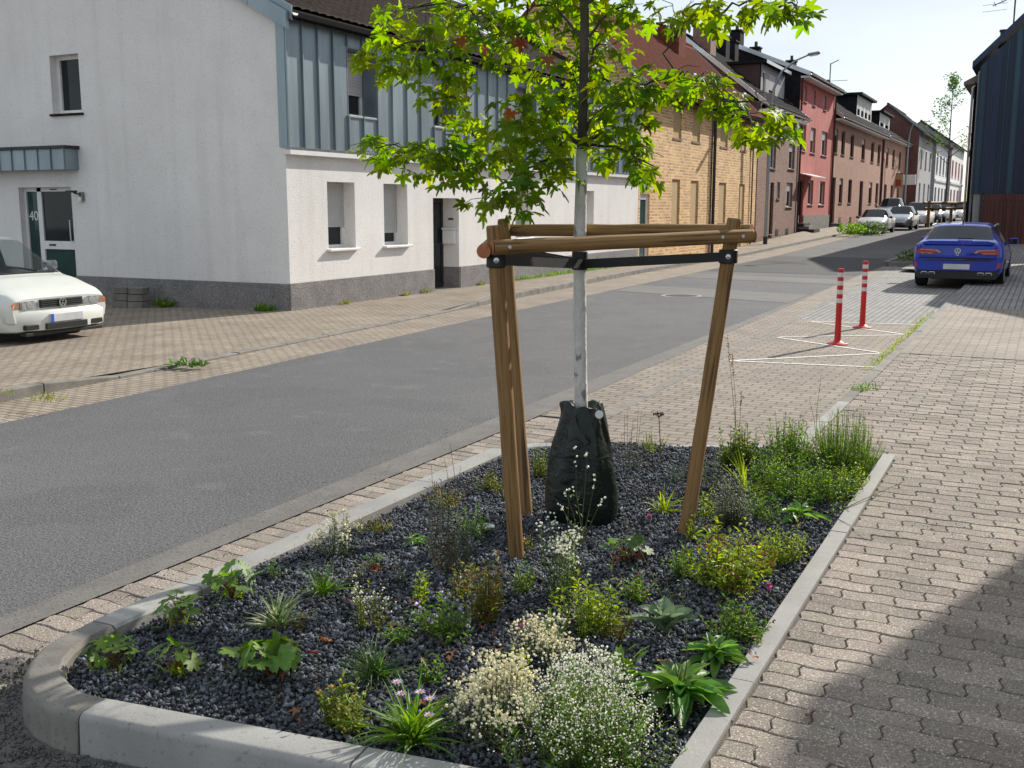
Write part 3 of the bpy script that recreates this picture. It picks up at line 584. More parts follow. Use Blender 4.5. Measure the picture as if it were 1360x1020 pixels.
def text_obj(s, size, mtx, m, parent, name, ext=.002):
    cu = bpy.data.curves.new(name, 'FONT'); cu.body = s; cu.size = size; cu.extrude = ext; cu.align_x = 'CENTER'; cu.align_y = 'CENTER'
    tmp = bpy.data.objects.new(name+'_tmp', cu); COL.objects.link(tmp); dg = bpy.context.evaluated_depsgraph_get(); me = bpy.data.meshes.new_from_object(tmp.evaluated_get(dg))
    bpy.data.objects.remove(tmp); me.transform(mtx); me.materials.clear(); me.materials.append(m); return link(name, me, parent)
text_obj('40', .26, Matrix.Translation((xbk+a0+.20, Y0+.157, 1.62)) @ Matrix.Rotation(R(90), 4, 'X'), M['pvc'], d_, 'house_number')
# flat porch fascia over the entrance, zinc
pf = MB(**Bg); pf.box(-.6, gu(-16.52), 2.50, 2.88, .0, .30); po = pf.build('porch_roof', M['zinc'], wh)
MB(**Bg).box(-.62, gu(-16.47), 2.883, 2.94, -.0, .35).build('porch_cap', M['darkmetal'], po)
for k in range(9):
    u = gu(-16.52)-.02-k*.36; MB(**Bg).box(u-.02, u, 2.50, 2.878, .301, .325).build('seam', M['zinc'], po)
# lamp with sensor beside the door
wl = thing('wall_lamp', 'small wall lamp with sensor beside the white entrance door', 'lamp', (-16.45, Y0-.02, 2.05))
b = MB(); b.box(-16.52, -16.42, Y0-.05, Y0-.005, 1.92, 2.08); b.build('back_plate', M['plinth'], wl)
b = MB(); b.box(-16.66, -16.50, Y0-.24, Y0-.10, 2.07, 2.11).tube([(-16.47, Y0-.05, 2.03), (-16.56, Y0-.14, 2.07)], .015, 6); b.build('lamp_head', M['darkmetal'], wl)
b = MB(o=(-16.47, Y0-.08, 0)); b.lathe([(.0, 1.88), (.035, 1.90), (.04, 1.96), (.03, 1.99)], 10); b.build('sensor', M['pvc'], wl)
# zinc storey: base rail, panels, windows, verge boards
MB().box(XF-.02, XF+.12, Y0-.02, Y1, 2.68, 2.755).build('base_rail', M['pvc'], wh)
ZX = XF+.06
edges = sorted({*[w_[0] for w_ in zw], *[w_[1] for w_ in zw]}); ys_ = [Y0-.015]
for e0, e1 in zip([Y0-.015]+edges, edges+[Y1]):
    n_ = max(1, round((e1-e0)/.482)); ys_ += [lerp(e0, e1, (i+1)/n_) for i in range(n_)]
bk = MB(**bas((ZX-.006, Y0, 0), '+X')); facade(bk, Y1-Y0, EV-.06, [(a-Y0, c-Y0, z0, z1, .052) for a, c, z0, z1 in zw], .05, 2.80); bk.build('cladding_backing', M['darkmetal'], wh)
for y, ye in zip(ys_, ys_[1:]):
    segs = [(2.80, EV-.08)]
    for (wa, wc, wz0, wz1) in zw:
        if wa-.01 < (y+ye)/2 < wc: segs = [(2.80, wz0), (wz1, EV-.08)]
    for s0_, s1_ in segs:
        o = MB().box(ZX-.005, ZX+.012+U(0,.004), y+.012, ye-.012, s0_, s1_, .003).build('zinc_panel', M['zinc'], wh)
        MB().box(ZX-.005, ZX+.05, y-.011, y+.011, s0_, s1_).build('seam', M['zinc'], o)
for i, (wa, wc, wz0, wz1) in enumerate(zw):
    a0, a1 = wa-Y0, wc-Y0; B_ = bas((XF, Y0, 0), '+X'); b = MB(**B_)
    b.box(a0+.001, a0+.02, wz0, wz1, -.279, .075).box(a1-.02, a1-.001, wz0, wz1, -.279, .075).box(a0+.02, a1-.02, wz1-.02, wz1-.001, -.279, .075); b.build('window_surround', M['zinc'], wh)
    window(wh, B_, (a0+.022, a1-.022, wz0, wz1-.022, .28), .28, shut=(.66, .5, .9, .5)[i], sill='alu', sillo=.10)
MB().box(XF-.10, XF+.075, Y0-.035, Y0-.002, 2.80, EV-.06).build('corner_trim', M['zinc'], wh)
ro = roof(wh, XF+.26, EV+.02, xr, zr+.02, Y0, Y1, 'tile', verge='zinc', over=.03, tw=.23)
# zinc verge board panels along the gable slope
sl = (zr-EV)/(XF-xr); L0 = 0
for k in range(7):
    x0_ = XF+.2-k*.8; x1_ = x0_-.79; z0_ = EV+(XF-x0_)*sl; z1_ = EV+(XF-x1_)*sl
    b = MB(); b.prism([(x0_, z0_-.18), (x0_, z0_+.10), (x1_, z1_+.10), (x1_, z1_-.18)], Y0-.12, Y0-.055); b.V = [(a, c, z) for a, z, c in b.V]; b.build('verge_panel', M['zinc'], ro)
# skylight
b = MB(); sx = -14.0; sz = EV+.05+(XF-sx)*sl; b.prism([(sx+.5, sz-.5*sl+.05), (sx-.6, sz+.6*sl+.05), (sx-.6, sz+.6*sl+.17), (sx+.5, sz-.5*sl+.17)], 25.6, 26.5); b.V = [(a, c, z) for a, z, c in b.V]; b.build('skylight', M['pvc'], ro)
# letter box in the door recess
lb = thing('letter_box', 'white letter box on the wall of the recessed street door', 'letter box', (XF-.2, door[1]-.06, 1.0))
b = MB(); b.box(XF-.36, XF-.06, door[1]-.115, door[1]-.002, 1.00, 1.30, .01); b.build('body', M['pvc'], lb); b = MB(); b.box(XF-.375, XF-.045, door[1]-.13, door[1]-.002, 1.303, 1.35, .008); b.build('lid', M['pvc'], lb)
MB().box(XF-.26, XF-.14, door[1]-.022, door[1]-.001, 1.52, 1.56).build('bell_plate', M['darkmetal'], wh)

# ---------------------------------------------------------------- yellow brick house
X = XF; Y0, Y1 = 31.93, 46.9; EV = 5.60; xr, zr = -14.75, 8.75
yh = thing('yellow_brick_house', 'yellow brick house with ochre blind windows and red tiled roof', 'house', (X, Y0, 0))
hol = [(a-Y0, c-Y0, z0, z1, .07) for a, c in ((35.25, 36.15), (37.4, 38.35), (41.05, 42.1), (44.1, 45.0)) for z0, z1 in ((1.18, 2.74), (4.13, 5.42))]+[(32.1-Y0, 33.0-Y0, -.2, 2.2, .10)]
shell(yh, X, Y0, Y1, 0, EV, xr, zr, 'ybrick', hol, .1)
B = bas((X, Y0, 0), '+X')
for h in hol[:8]:
    o = MB(**B).box(h[0]+.003, h[1]-.003, h[2]+.003, h[3]-.003, -.10, -.05).build('blind_window', M['ochre'], yh)
    MB(**B).box(h[0]-.04, h[1]+.04, h[2]-.07, h[2]-.002, -.06, .03).build('sill', M['dbrick'], o)
h = hol[8]; f = MB(**B); f.box(h[0], h[0]+.16, .05, 2.2, -.14, -.06).box(h[1]-.16, h[1], .05, 2.2, -.14, -.06).box(h[0]+.16, h[1]-.16, 2.04, 2.2, -.14, -.06); d_ = f.build('door', M['pvc'], yh); MB(**B).box(h[0]+.15, h[1]-.15, .0, 2.05, -.13, -.09).build('pane', M['glass_green'], d_)
for k in range(7): MB(**B).box(h[0]+.02+k*.125, h[0]+.13+k*.125, 2.21, 2.55, -.02, .012).build('lintel_brick', M['ochre'], yh)
downpipe(yh, X+.07, 40.1, .05, EV-.05, 'darkmetal', .06); downpipe(yh, X+.06, 46.0, .05, EV-.1, 'cladding', .03); downpipe(yh, X+.06, 39.75, .05, EV-.1, 'cladding', .025)
ro = roof(yh, X+.35, EV-.12, xr, zr+.05, Y0, Y1, 'tile_red', verge='conc', over=.05)
MB().box(X+.0, X+.30, Y0, Y1, EV-.34, EV-.30).build('eave_board', M['wood_gate'], yh)
chimney(yh, -14.45, -13.55, 41.6, 42.5, 7.4, 8.95, 'tile_red', 'tile_red', 0)

# ---------------------------------------------------------------- brown brick house with dormer
X = -11.9; Y0, Y1 = 48.3, 57.1; zb = .36; EV = 6.35; xr, zr = -15.6, 9.6
dh = thing('brown_brick_house', 'brown brick house with wide flat dormer behind the street lamp', 'house', (X, Y0, zb))
hol = [(50.95-Y0, 51.7-Y0, .5, 2.95, .14), (52.3-Y0, 52.95-Y0, 2.2, 3.0, .14), (54.4-Y0, 55.85-Y0, 1.8, 3.02, .14), (50.75-Y0, 51.8-Y0, 3.6, 4.9, .14), (54.6-Y0, 56-Y0, 3.7, 4.95, .14)]
shell(dh, X, Y0, Y1, zb, EV, xr, zr, 'dbrick', hol, .14, gm='cladding'); B = bas((X, Y0, 0), '+X')
for i, h in enumerate(hol): window(dh, B, h, .14, shut=(0, 0, .35, 0, .3)[i], frame='darkmetal' if i == 0 else 'pvc', sill='conc_dirty', name='door' if i == 0 else 'window')
for ya in (52.3, 54.6): MB().box(X, X+.012, ya, ya+.6, .42, .72).build('cellar_window', M['black'], dh)
ro = roof(dh, X+.45, EV-.05, xr, zr, Y0, Y1, 'slate', verge='alu', over=.04, tw=.3)
MB().box(X+.0, X+.4, Y0, Y1, EV-.36, EV-.22).build('eave_soffit', M['pvc'], dh)
dz0, dz1 = 6.8, 8.45; DX = -12.55
dm = MB().box(-15.2, DX-.06, 50.95, 55.9, dz0-.4, dz1).build('dormer', M['cladding'], dh)
b = MB(**bas((DX, 50.95, 0), '+X')); hh = [(.35, .95, 6.95, 8.15), (1.65, 2.95, 6.95, 8.15), (3.7, 4.6, 6.95, 8.15)]; facade(b, 4.95, dz1-.002, hh, .08, dz0-.4); b.build('dormer_front', M['greyplaster'], dm)
for i, h in enumerate(hh): window(dm, bas((DX, 50.95, 0), '+X'), (*h, .055), .055, shut=(0, .62, .8)[i], sill=None)
MB().box(-15.3, DX+.28, 50.8, 56.05, dz1+.002, dz1+.13).build('dormer_roof', M['slate'], dm); MB().box(DX+.283, DX+.30, 50.8, 56.05, dz1-.02, dz1+.14).build('fascia', M['alu'], dm)
chimney(dh, -15.3, -14.45, 49.0, 49.9, 8.3, 10.0, 'dbrick', 'slate', 0)
for ya in (53.2, 54.9): chimney(dh, -15.4, -14.9, ya, ya+.7, 8.9, 10.1, 'slate', 'slate', 0)
downpipe(dh, X+.07, Y1-.12, zb, EV-.1, 'darkmetal')

# ---------------------------------------------------------------- red rendered house
X = -12.0; Y0, Y1 = 57.15, 67.1; zb = .55; EV = 8.62; xr, zr = -16.2, 10.6
rh = thing('red_house', 'tall red rendered house with three storeys and white awning', 'house', (X, Y0, zb))
cols = [(58.0, 59.05), (60.35, 61.7), (63.5, 65.2)]
hol = [(a-Y0, c-Y0, z0, z1) for (a, c) in cols for z0, z1 in ((4.75, 6.12), (1.93, 3.28))]+[(a-Y0+.1, a+.9-Y0, 7.3, 8.1) for a, c in cols]
hol[1] = (58.0-Y0, 59.1-Y0, .62, 3.2)
shell(rh, X, Y0, Y1, zb, EV, xr, zr, 'redplaster', hol, .14, gm='slate'); B = bas((X, Y0, 0), '+X')
for i, h in enumerate(hol): window(rh, B, h, .14, shut=(0, 0, .5, .12, .35, 0, .1, .15, .7)[i], frame='darkmetal' if i == 1 else 'pvc', sill='conc', name='door' if i == 1 else 'window')
MB().box(X, X+.05, Y0+.0, 57.95, .3, 1.35).build('plinth', M['conc_dirty'], rh); MB().box(X, X+.05, 59.15, Y1, .3, 1.35).build('plinth', M['conc_dirty'], rh)
ro = roof(rh, X+.5, EV+.02, xr, zr, Y0, Y1, 'slate', verge='alu', over=.1, tw=.3); MB().box(X, X+.45, Y0, Y1, EV-.22, EV-.12).build('eave_soffit', M['pvc'], rh)
aw = MB(); aw.prism([(X+.0, 3.55), (X+.75, 3.38), (X+.75, 3.42), (X, 3.60)], 57.7, 61.2); aw.V = [(a, c, z) for a, z, c in aw.V]; aw.build('awning', M['pvc'], rh)
st = [MB().box(X, X+.9-.27*k, 57.8, 59.4, zfoot(58)-.1+.16*k, zfoot(58)+.09+.16*k+(.0 if k else 0)).build('step', M['conc_dirty'] if k % 2 else M['darkmetal'], rh) for k in range(3)]
chimney(rh, -16.4, -15.8, 59.2, 60.0, 9.9, 11.3, 'slate', 'slate', 1); chimney(rh, -16.4, -15.9, 63.8, 64.4, 9.9, 11.0, 'slate', 'slate', 1); downpipe(rh, X+.07, Y0+.12, zb, EV-.1, 'wood_gate'); downpipe(rh, X+.07, Y1-.1, zb, EV-.1, 'wood_gate')
# ---------------------------------------------------------------- pink brick terrace: two houses
def pinkhouse(name, label, Y0, Y1, wins, zb, EV, xr, zr, m, dorm, doors=()):
    X = -11.95; t = thing(name, label, 'house', (X, Y0, zb)); hol = []
    for i, (a, c) in enumerate(wins):
        hol.append((a-Y0, c-Y0, 5.05, 6.5)); hol.append((a-Y0, c-Y0, .75 if i in doors else 2.05, 3.6))
    shell(t, X, Y0, Y1, zb, EV, xr, zr, m, hol, .14); B = bas((X, Y0, 0), '+X')
    for k, h in enumerate(hol):
        isd = k % 2 and k//2 in doors; window(t, B, h, .14, frame='darkmetal', shut=0 if isd or k % 3 else .25, sill=None if isd else 'conc_dirty', name='door' if isd else 'window', fw=.09)
    ro = roof(t, X+.5, EV+.0, xr, zr, Y0, Y1, 'slate', verge='alu', over=.05, tw=.3); MB().box(X, X+.45, Y0, Y1, EV-.22, EV-.12).build('eave_soffit', M['pvc'], t)
    if dorm:
        a, c, z0, z1, n = dorm; DX = -12.9
        d = MB().box(-16, DX-.06, a, c, z0-.6, z1).build('dormer', M['slate'], t); W = c-a; hh = [(W*(i+.15)/n, W*(i+.85)/n, z0+.12, z1-.2) for i in range(n)]
        b = MB(**bas((DX, a, 0), '+X')); facade(b, W, z1-.002, hh, .08, z0-.6); b.build('dormer_front', M['paleplaster'], d)
        for h in hh: window(d, bas((DX, a, 0), '+X'), (*h, .055), .055, shut=.6, sill=None)
        MB().box(-16.2, DX+.35, a-.2, c+.2, z1+.002, z1+.16).build('dormer_roof', M['slate'], d)
    return t
e1 = pinkhouse('pink_brick_house', 'pink brick terraced house with white dormer next to the red house', 67.15, 88.0, [(67.3, 68.4), (69.7, 71.0), (73.1, 74.5), (77.8, 79.3), (82.1, 83.6), (85.5, 86.9)], .62, 7.2, -15.9, 10.4, 'pbrick', (80.8, 89.0-1.2, 8.2, 9.75, 4), (0, 3))
downpipe(e1, -11.88, 87.9, .8, 7.1, 'wood_gate', .09)
e2 = pinkhouse('pink_brick_house', 'far pink brick house with shop signs over the pavement', 88.03, 102.8, [(90.2, 91.6), (94., 95.4), (98.2, 99.7)], .8, 7.35, -15.9, 10.2, 'pbrick', (92.3, 98.3, 8.2, 9.4, 2), (1,))
chimney(e1, -16.1, -15.6, 72, 72.8, 9.9, 11.2, 'slate', 'slate', 1); chimney(e1, -16.1, -15.6, 85, 85.6, 9.9, 11.0, 'slate', 'slate', 1)
# cellar windows and steps along the terrace foot
for ya in (70.1, 74.2): MB().box(-11.95, -11.93, ya, ya+.7, .72, 1.15).build('cellar_window', M['black'], e1)
MB().box(-11.95, -11.2, 67.2, 68.7, .5, .82).build('step', M['conc_dirty'], e1)
# ---------------------------------------------------------------- dark red brick gable, grey and white houses at the bend
gh_ = thing('grey_fronted_house', 'grey fronted house with dark red brick gable at the bend', 'house', (-11, 103, 1))
b = MB(); b.poly([(-16.6, 103, .3), (-10.9, 103, .3), (-10.9, 103, 8.5), (-13.75, 103, 10.9), (-16.6, 103, 8.5)]); b.build('gable_wall', M['rbrick'], gh_)
b = MB(**bas((-10.9, 103.01, 0), '+X')); hh = [(2+4*i, 3.4+4*i, z, z+1.6) for i in range(3) for z in (2.4, 5.4)]; facade(b, 13, 8.5, hh, .14, .3); b.build('wall', M['greyplaster'], gh_)
for h in hh: window(gh_, bas((-10.9, 103.01, 0), '+X'), h, .14, fw=.08)
roof(gh_, -10.5, 8.3, -13.75, 11.0, 103, 116, 'slate', over=.06, tw=.35)
for k, (lab, ya, yb, X, m, fr, ev) in enumerate((('pale grey house with string course behind the young street tree', 116.1, 131, -10.6, 'paleplaster', 'rubber', 8.4), ('white house with red window frames at the far end of the row', 131.1, 150, -10.3, 'white_plaster', 'red', 8.9))):
    t = thing('pale_house', lab, 'house', (X, ya, 1)); n = 4
    hh = [((yb-ya)*(i+.25)/n, (yb-ya)*(i+.75)/n, z, z+1.9) for i in range(n) for z in (1.9, 5.2)]
    b = MB(**bas((X, ya, 0), '+X')); facade(b, yb-ya, ev, hh, .15, .3); b.build('wall', M[m], t); b = MB(); b.poly([(X-7, ya, .3), (X, ya, .3), (X, ya, ev), (X-3.5, ya, ev+2.6), (X-7, ya, ev)]); b.build('gable_wall', M['greyplaster'], t)
    for h in hh: window(t, bas((X, ya, 0), '+X'), h, .15, frame=fr, fw=.22 if fr == 'red' else .1, sill='pvc')
    MB().box(X, X+.12, ya, yb, 4.4, 4.62).build('string_course', M['pvc'], t); roof(t, X+.4, ev-.1, X-3.5, ev+2.6, ya, yb, 'slate', over=.05, tw=.4)
bt = thing('pale_house', 'white house closing the street where it bends', 'house', (-6, 152, 1)); b = MB(**bas((-9.8, 152, 0), '-Y')); hh = [(1+2.2*i, 2+2.2*i, z, z+1.7) for i in range(4) for z in (2.2, 5.4)]; facade(b, 12, 8.4, hh, .15, .3); b.build('wall', M['paleplaster'], bt)
for h in hh: window(bt, bas((-9.8, 152, 0), '-Y'), h, .15, fw=.08)
b = MB(); b.prism([(151.8, 8.3), (156, 11), (160, 8.3)], -9.9, 2.3); b.V = [(c, a, z) for a, z, c in b.V]; b.build('roof', M['slate'], bt)

# ---------------------------------------------------------------- right side: zinc gable with wooden gate, pale house behind it
RY = 51.5; x0 = -3.10
zg = thing('zinc_gable_house', 'house gable clad in dark blue corrugated metal above the wooden gate', 'house', (x0, RY, .2))
slope = (9.53-7.92)/1.6; xt = x0+4.2
MB().box(x0+.05, x0+8.4, RY+.06, RY+9, .0, 7.9).build('wall', M['greyplaster'], zg)
x = x0; k = 0
while x < x0+8.35:
    w = .262; top = lambda q: 7.85+min(q-x0, 8.4-(q-x0))*slope
    b = MB(); b.prism([(x+.006, 2.38), (x+w-.006, 2.38), (x+w-.006, top(x+w)), (x+.006, top(x))], RY+.0, RY+.055); b.V = [(a, c, z) for a, z, c in b.V]; o = b.build('metal_panel', M['zinc_dark'], zg)
    MB().box(x-.022, x+.022, RY-.05, RY+.03, 2.38, top(x)-.02).build('seam', M['zinc_dark'], o); x += w
b = MB(); b.prism([(x0-.35, 7.62), (xt, 7.62+(xt-x0+.35)*slope), (x0+8.75, 7.62), (x0+8.75, 7.88), (xt, 7.9+(xt-x0+.35)*slope), (x0-.35, 7.90)], RY-.18, RY+9.2); b.V = [(a, c, z+.12) for a, z, c in b.V]; b.build('roof', M['zinc_dark'], zg)
downpipe(zg, x0-.06, RY+.1, .3, 7.7, 'zinc'); 
an = thing('roof_antenna', 'television aerial mast on the roof of the metal clad gable', 'antenna', (-2.0, 53, 9.2))
am = onY(1344, 60, 53); ax = am.x
MB().tube([(ax, 53, 8.9), (ax, 53, 12.2)], .035, 6).build('mast', M['darkmetal'], an)
MB().tube([(ax-.9, 53, 10.55), (ax+1.0, 53, 11.3)], .02, 5).build('boom', M['darkmetal'], an)
for k in range(7):
    q = lerp(-.8, .9, k/6); MB().tube([(ax+q-.02, 52.4, 10.93+q*.39), (ax+q+.02, 53.6, 10.93+q*.39)], .012, 4).build('rod', M['darkmetal'], an)
for dz in (.0, .28, -.28): MB().tube([(ax-1.3, 53, 10.6+dz), (ax-.3, 53, 10.65+dz)], .009, 4).build('rod', M['darkmetal'], an)
MB().box(ax-.12, ax+.12, 52.9, 53.1, 12.2, 12.35).build('receiver', M['darkmetal'], an)
fl = onY(1333, 45, 52.6); MB(o=(fl.x, 52.6, 0)).lathe([(.14, 8.6), (.14, 9.35), (.18, 9.36), (.18, 9.45)], 12).build('flue_pipe', M['darkmetal'], zg)
gt = thing('wooden_gate', 'dark red wooden board gate below the metal gable', 'gate', (-2.4, RY-.2, .2)); x = -2.62; 
for k in range(17):
    MB().box(x+.006, x+.154, RY-.22+U(0,.008), RY-.18, .16, 2.36).build('board', M['wood_gate'], gt); x += .16
MB().box(-2.7, x, RY-.175, RY-.13, 2.0, 2.12).build('rail', M['wood_gate'], gt); MB().box(-2.7, x, RY-.175, RY-.13, .5, .62).build('rail', M['wood_gate'], gt); MB().box(-2.76, -2.64, RY-.24, RY-.12, .16, 2.45).build('post', M['darkmetal'], gt)
ph = thing('grey_house', 'pale grey house behind the metal clad gable, deep eaves', 'house', (-3.3, RY+9.3, .2)); X = -3.35
b = MB(**bas((X, RY+.4, 0), '-X')); hh = [(2+5*i, 3.2+5*i, z, z+1.6) for i in range(6) for z in (1.6, 4.5)]; facade(b, 34, 7.3, hh, .12, .1); b.build('wall', M['greyplaster'], ph)
for h in hh: window(ph, bas((X, RY+.4, 0), '-X'), h, .12, fw=.08)
b = MB(); b.prism([(X-.5, 7.2), (X+4, 10), (X+8.5, 7.2), (X+8.5, 7.0), (X, 7.0), (X-.5, 7.0)], RY+9.4, RY+34); b.V = [(a, c, z) for a, z, c in b.V]; b.build('roof', M['slate'], ph)
b = MB(); b.prism([(X-.45, 7.25), (X+.2, 7.6), (X+.2, 7.2), (X-.45, 7.12)], RY+.5, RY+9.3); b.V = [(a, c, z) for a, z, c in b.V]; b.build('eave', M['conc_dirty'], ph); downpipe(ph, X-.07, RY+.55, .4, 7.1, 'alu')
# the row continues on the right beside and behind the camera: these two houses shade the pavement
def sidehouse(X, Y0, Y1, ev, lab):
    t = thing('brick_house', lab, 'house', (X, Y0, 0)); hh = [(1+2.6*i, 2.1+2.6*i, z, z+1.3) for i in range(int((Y1-Y0-1)/2.6)) for z in (1.1, 3.8)]
    b = MB(**bas((X, Y0, 0), '-X')); facade(b, Y1-Y0, ev, hh, .14, 0); b.build('wall', M['dbrick'], t)
    for h in hh: window(t, bas((X, Y0, 0), '-X'), h, .14)
    b = MB(); 
    for yy in (Y0, Y1): b.poly([(X, yy, 0), (X, yy, ev), (X+4, yy, ev+2.8), (X+8, yy, ev), (X+8, yy, 0)])
    b.build('gable_wall', M['dbrick'], t); b = MB(); b.prism([(X-.02, ev+.0), (X+4, ev+2.8), (X+8.3, ev-.2), (X+8.3, ev), (X+4, ev+3.0), (X-.02, ev+.18)], Y0-.05, Y1+.05); b.V = [(a, c, z) for a, z, c in b.V]; b.build('roof', M['tile'], t)
sidehouse(2.45, 4.2, 13.6, 6.0, 'brick house right of the camera that shades the near pavement')
sidehouse(1.2, 31.2, 41.0, 6.0, 'brick house beside the blue car that shades the pavement')
# ============================================================ vehicles
def crom(a, b, c, d, t): return .5*((2*b)+(-a+c)*t+(2*a-5*b+4*c-d)*t*t+(-a+3*b-3*c+d)*t*t*t)
def loft(stations, sub=4):
    """stations: (y, zb, ws, wm, zm, wb, zbelt, wr, zr, zt) -> rows of cross sections, right half then mirrored"""
    S = []
    n = len(stations)
    for i in range(n-1):
        q = [stations[max(0, i-1)], stations[i], stations[i+1], stations[min(n-1, i+2)]]
        for k in range(sub):
            t = k/sub; S.append(tuple(lerp(q[1][j], q[2][j], t)*.6+.4*crom(q[0][j], q[1][j], q[2][j], q[3][j], t) for j in range(10)))
    S.append(stations[-1]); rows = []
    for (y, zb, ws, wm, zm, wb, zbe, wr, zr, zt) in S:
        h = [(0, zb), (ws*.6, zb), (ws, zb+.03), (lerp(ws, wm, .75), lerp(zb, zm, .35)), (wm, zm), (lerp(wm, wb, .4)+.008, lerp(zm, zbe, .6)), (wb, zbe), (lerp(wb, wr, .5)+.012, lerp(zbe, zr, .52)), (wr, zr), (wr*.82, lerp(zr, zt, .62)), (wr*.45, lerp(zr, zt, .93)), (0, zt)]
        rows.append([(x, y, z) for x, z in h]+[(-x, y, z) for x, z in h[-2:0:-1]])
    return rows, S
def carbody(root, stations, regions, paint, sub=4, mirror_caps=True):
    """regions: list (name, material, test(y, k)) ; k = segment index 0..10 on the half section; rest is body"""
    rows, S = loft(stations, sub); nk = len(rows[0]); groups = {}
    for i in range(len(rows)-1):
        ym = (rows[i][0][1]+rows[i+1][0][1])/2
        for k in range(nk):
            kk = k if k <= 10 else nk-1-k; side = 1 if k <= 10 else -1; nm = None
            for r in regions:
                if r[2](ym, kk): nm = (r[0], r[1], side if r[3] else 0); break
            groups.setdefault(nm, []).append((i, k))
    body = None
    for nm in sorted(groups, key=lambda q: q is not None):
        b = MB(); idx = {}
        def vid(i, k):
            k %= nk
            if (i, k) not in idx: idx[i, k] = b.p(*rows[i][k])
            return idx[i, k]
        for i, k in groups[nm]: b.face(vid(i, k), vid(i, k+1), vid(i+1, k+1), vid(i+1, k))
        if nm is None:
            b.face(*[vid(0, k) for k in range(nk)]); b.face(*[vid(len(rows)-1, k) for k in range(nk)]); body = b.build('body', M[paint] if isinstance(paint, str) else paint, root, smooth=38)
        else: b.build(nm[0], M[nm[1]], body, smooth=38)
    return body
def wheel(root, x, y, r=.33, w=.22):
    s = 1 if x > 0 else -1; B = dict(o=(x, y, r), u=(0, 1, 0), v=(0, 0, 1), w=(s, 0, 0)); wh_ = MB(**B)
    wh_.lathe([(r*.62, -w), (r*.95, -w), (r, -w+.03), (r, -.03), (r*.95, 0), (r*.64, .0), (r*.62, -.02)], 24); t_ = wh_.build('wheel', M['tyre'], root, smooth=35)
    rim = MB(**B); rim.lathe([(r*.63, -.03), (r*.63, -.015), (r*.56, -.01), (r*.12, -.02), (r*.10, -.0), (.0, .0)], 20); 
    for k in range(5):
        a = k*2*math.pi/5; c_, s_ = math.cos(a), math.sin(a); rim.prism([(c_*.05-s_*.035, s_*.05+c_*.035), (c_*.05+s_*.035, s_*.05-c_*.035), (c_*r*.58+s_*.02, s_*r*.58-c_*.02), (c_*r*.58-s_*.02, s_*r*.58+c_*.02)], -.02, .003)
    rim.build('rim', M['alu'], t_)
def emblem(root, B, r, m='steel'):
    b = MB(**B); n = 28
    ring = [[b.p(q*math.cos(2*math.pi*j/n), q*math.sin(2*math.pi*j/n), h) for j in range(n)] for q, h in ((r, 0), (r, .008), (r*.84, .008), (r*.84, 0))]
    for q, s_ in zip(ring, ring[1:]):
        for j in range(n): b.face(q[j], q[(j+1) % n], s_[(j+1) % n], s_[j])
    def bar(p, q, w=r*.075):
        p = Vector(p); q = Vector(q); d = (q-p).normalized(); e_ = Vector((-d.y, d.x))*w; b.prism([tuple(p+e_), tuple(p-e_), tuple(q-e_), tuple(q+e_)], .001, .007)
    for s_ in (1, -1):
        bar((s_*r*.36, r*.78), (0, r*.12)); bar((s_*r*.78, r*.36), (s_*r*.36, -r*.75)); bar((s_*r*.36, -r*.75), (0, -r*.0))
    return b.build('emblem', M[m], root)
def clearmat(name, tint=(.80,.84,.84)):
    m = bpy.data.materials.new(name); m.use_nodes = True; N = m.node_tree.nodes; L = m.node_tree.links; N.remove(N['Principled BSDF'])
    tr = N.new('ShaderNodeBsdfTransparent'); tr.inputs[0].default_value = (*tint, 1); gl = N.new('ShaderNodeBsdfGlossy'); gl.inputs['Roughness'].default_value = .03; lw = N.new('ShaderNodeLayerWeight'); pwn = N.new('ShaderNodeMath'); pwn.operation = 'POWER'; pwn.inputs[1].default_value = 4; L.new(lw.outputs['Facing'], pwn.inputs[0]); fr = N.new('ShaderNodeMapRange'); fr.inputs[3].default_value = .05; fr.inputs[4].default_value = .75; L.new(pwn.outputs[0], fr.inputs[0])
    ms = N.new('ShaderNodeMixShader'); L.new(fr.outputs[0], ms.inputs[0]); L.new(tr.outputs[0], ms.inputs[1]); L.new(gl.outputs[0], ms.inputs[2]); L.new(ms.outputs[0], N['Material Output'].inputs[0]); return m
M['clear'] = clearmat('clear_glass')
# ---------------------------------------------------------------- blue car, seen from behind
ca = gnd(1212, 383); cpos = (-1.74, 25.35, 0)
bc_ = thing('parked_car', 'shiny blue estate car parked with its rear to the camera', 'car', cpos, rotz=R(-.6), local=True)
ST = [(0.0,.30,.66,.80,.62,.76,.90,.66,.955,.97), (.05,.27,.74,.87,.64,.83,.95,.72,1.01,1.035), (.14,.25,.80,.915,.66,.875,.975,.74,1.045,1.07), (.24,.25,.82,.925,.66,.885,.985,.70,1.075,1.095), (.85,.2,.84,.93,.66,.885,.99,.595,1.345,1.385), (1.0,.19,.84,.93,.66,.885,.99,.59,1.375,1.42), (2.0,.19,.84,.935,.66,.88,.98,.60,1.405,1.45), (2.8,.19,.84,.935,.66,.875,.96,.59,1.37,1.42), (3.65,.19,.84,.93,.64,.86,.93,.68,1.00,1.03), (4.4,.2,.80,.90,.6,.80,.80,.62,.85,.88), (4.75,.25,.7,.78,.55,.68,.66,.5,.70,.72), (4.84,.32,.5,.6,.5,.55,.58,.4,.6,.62)]
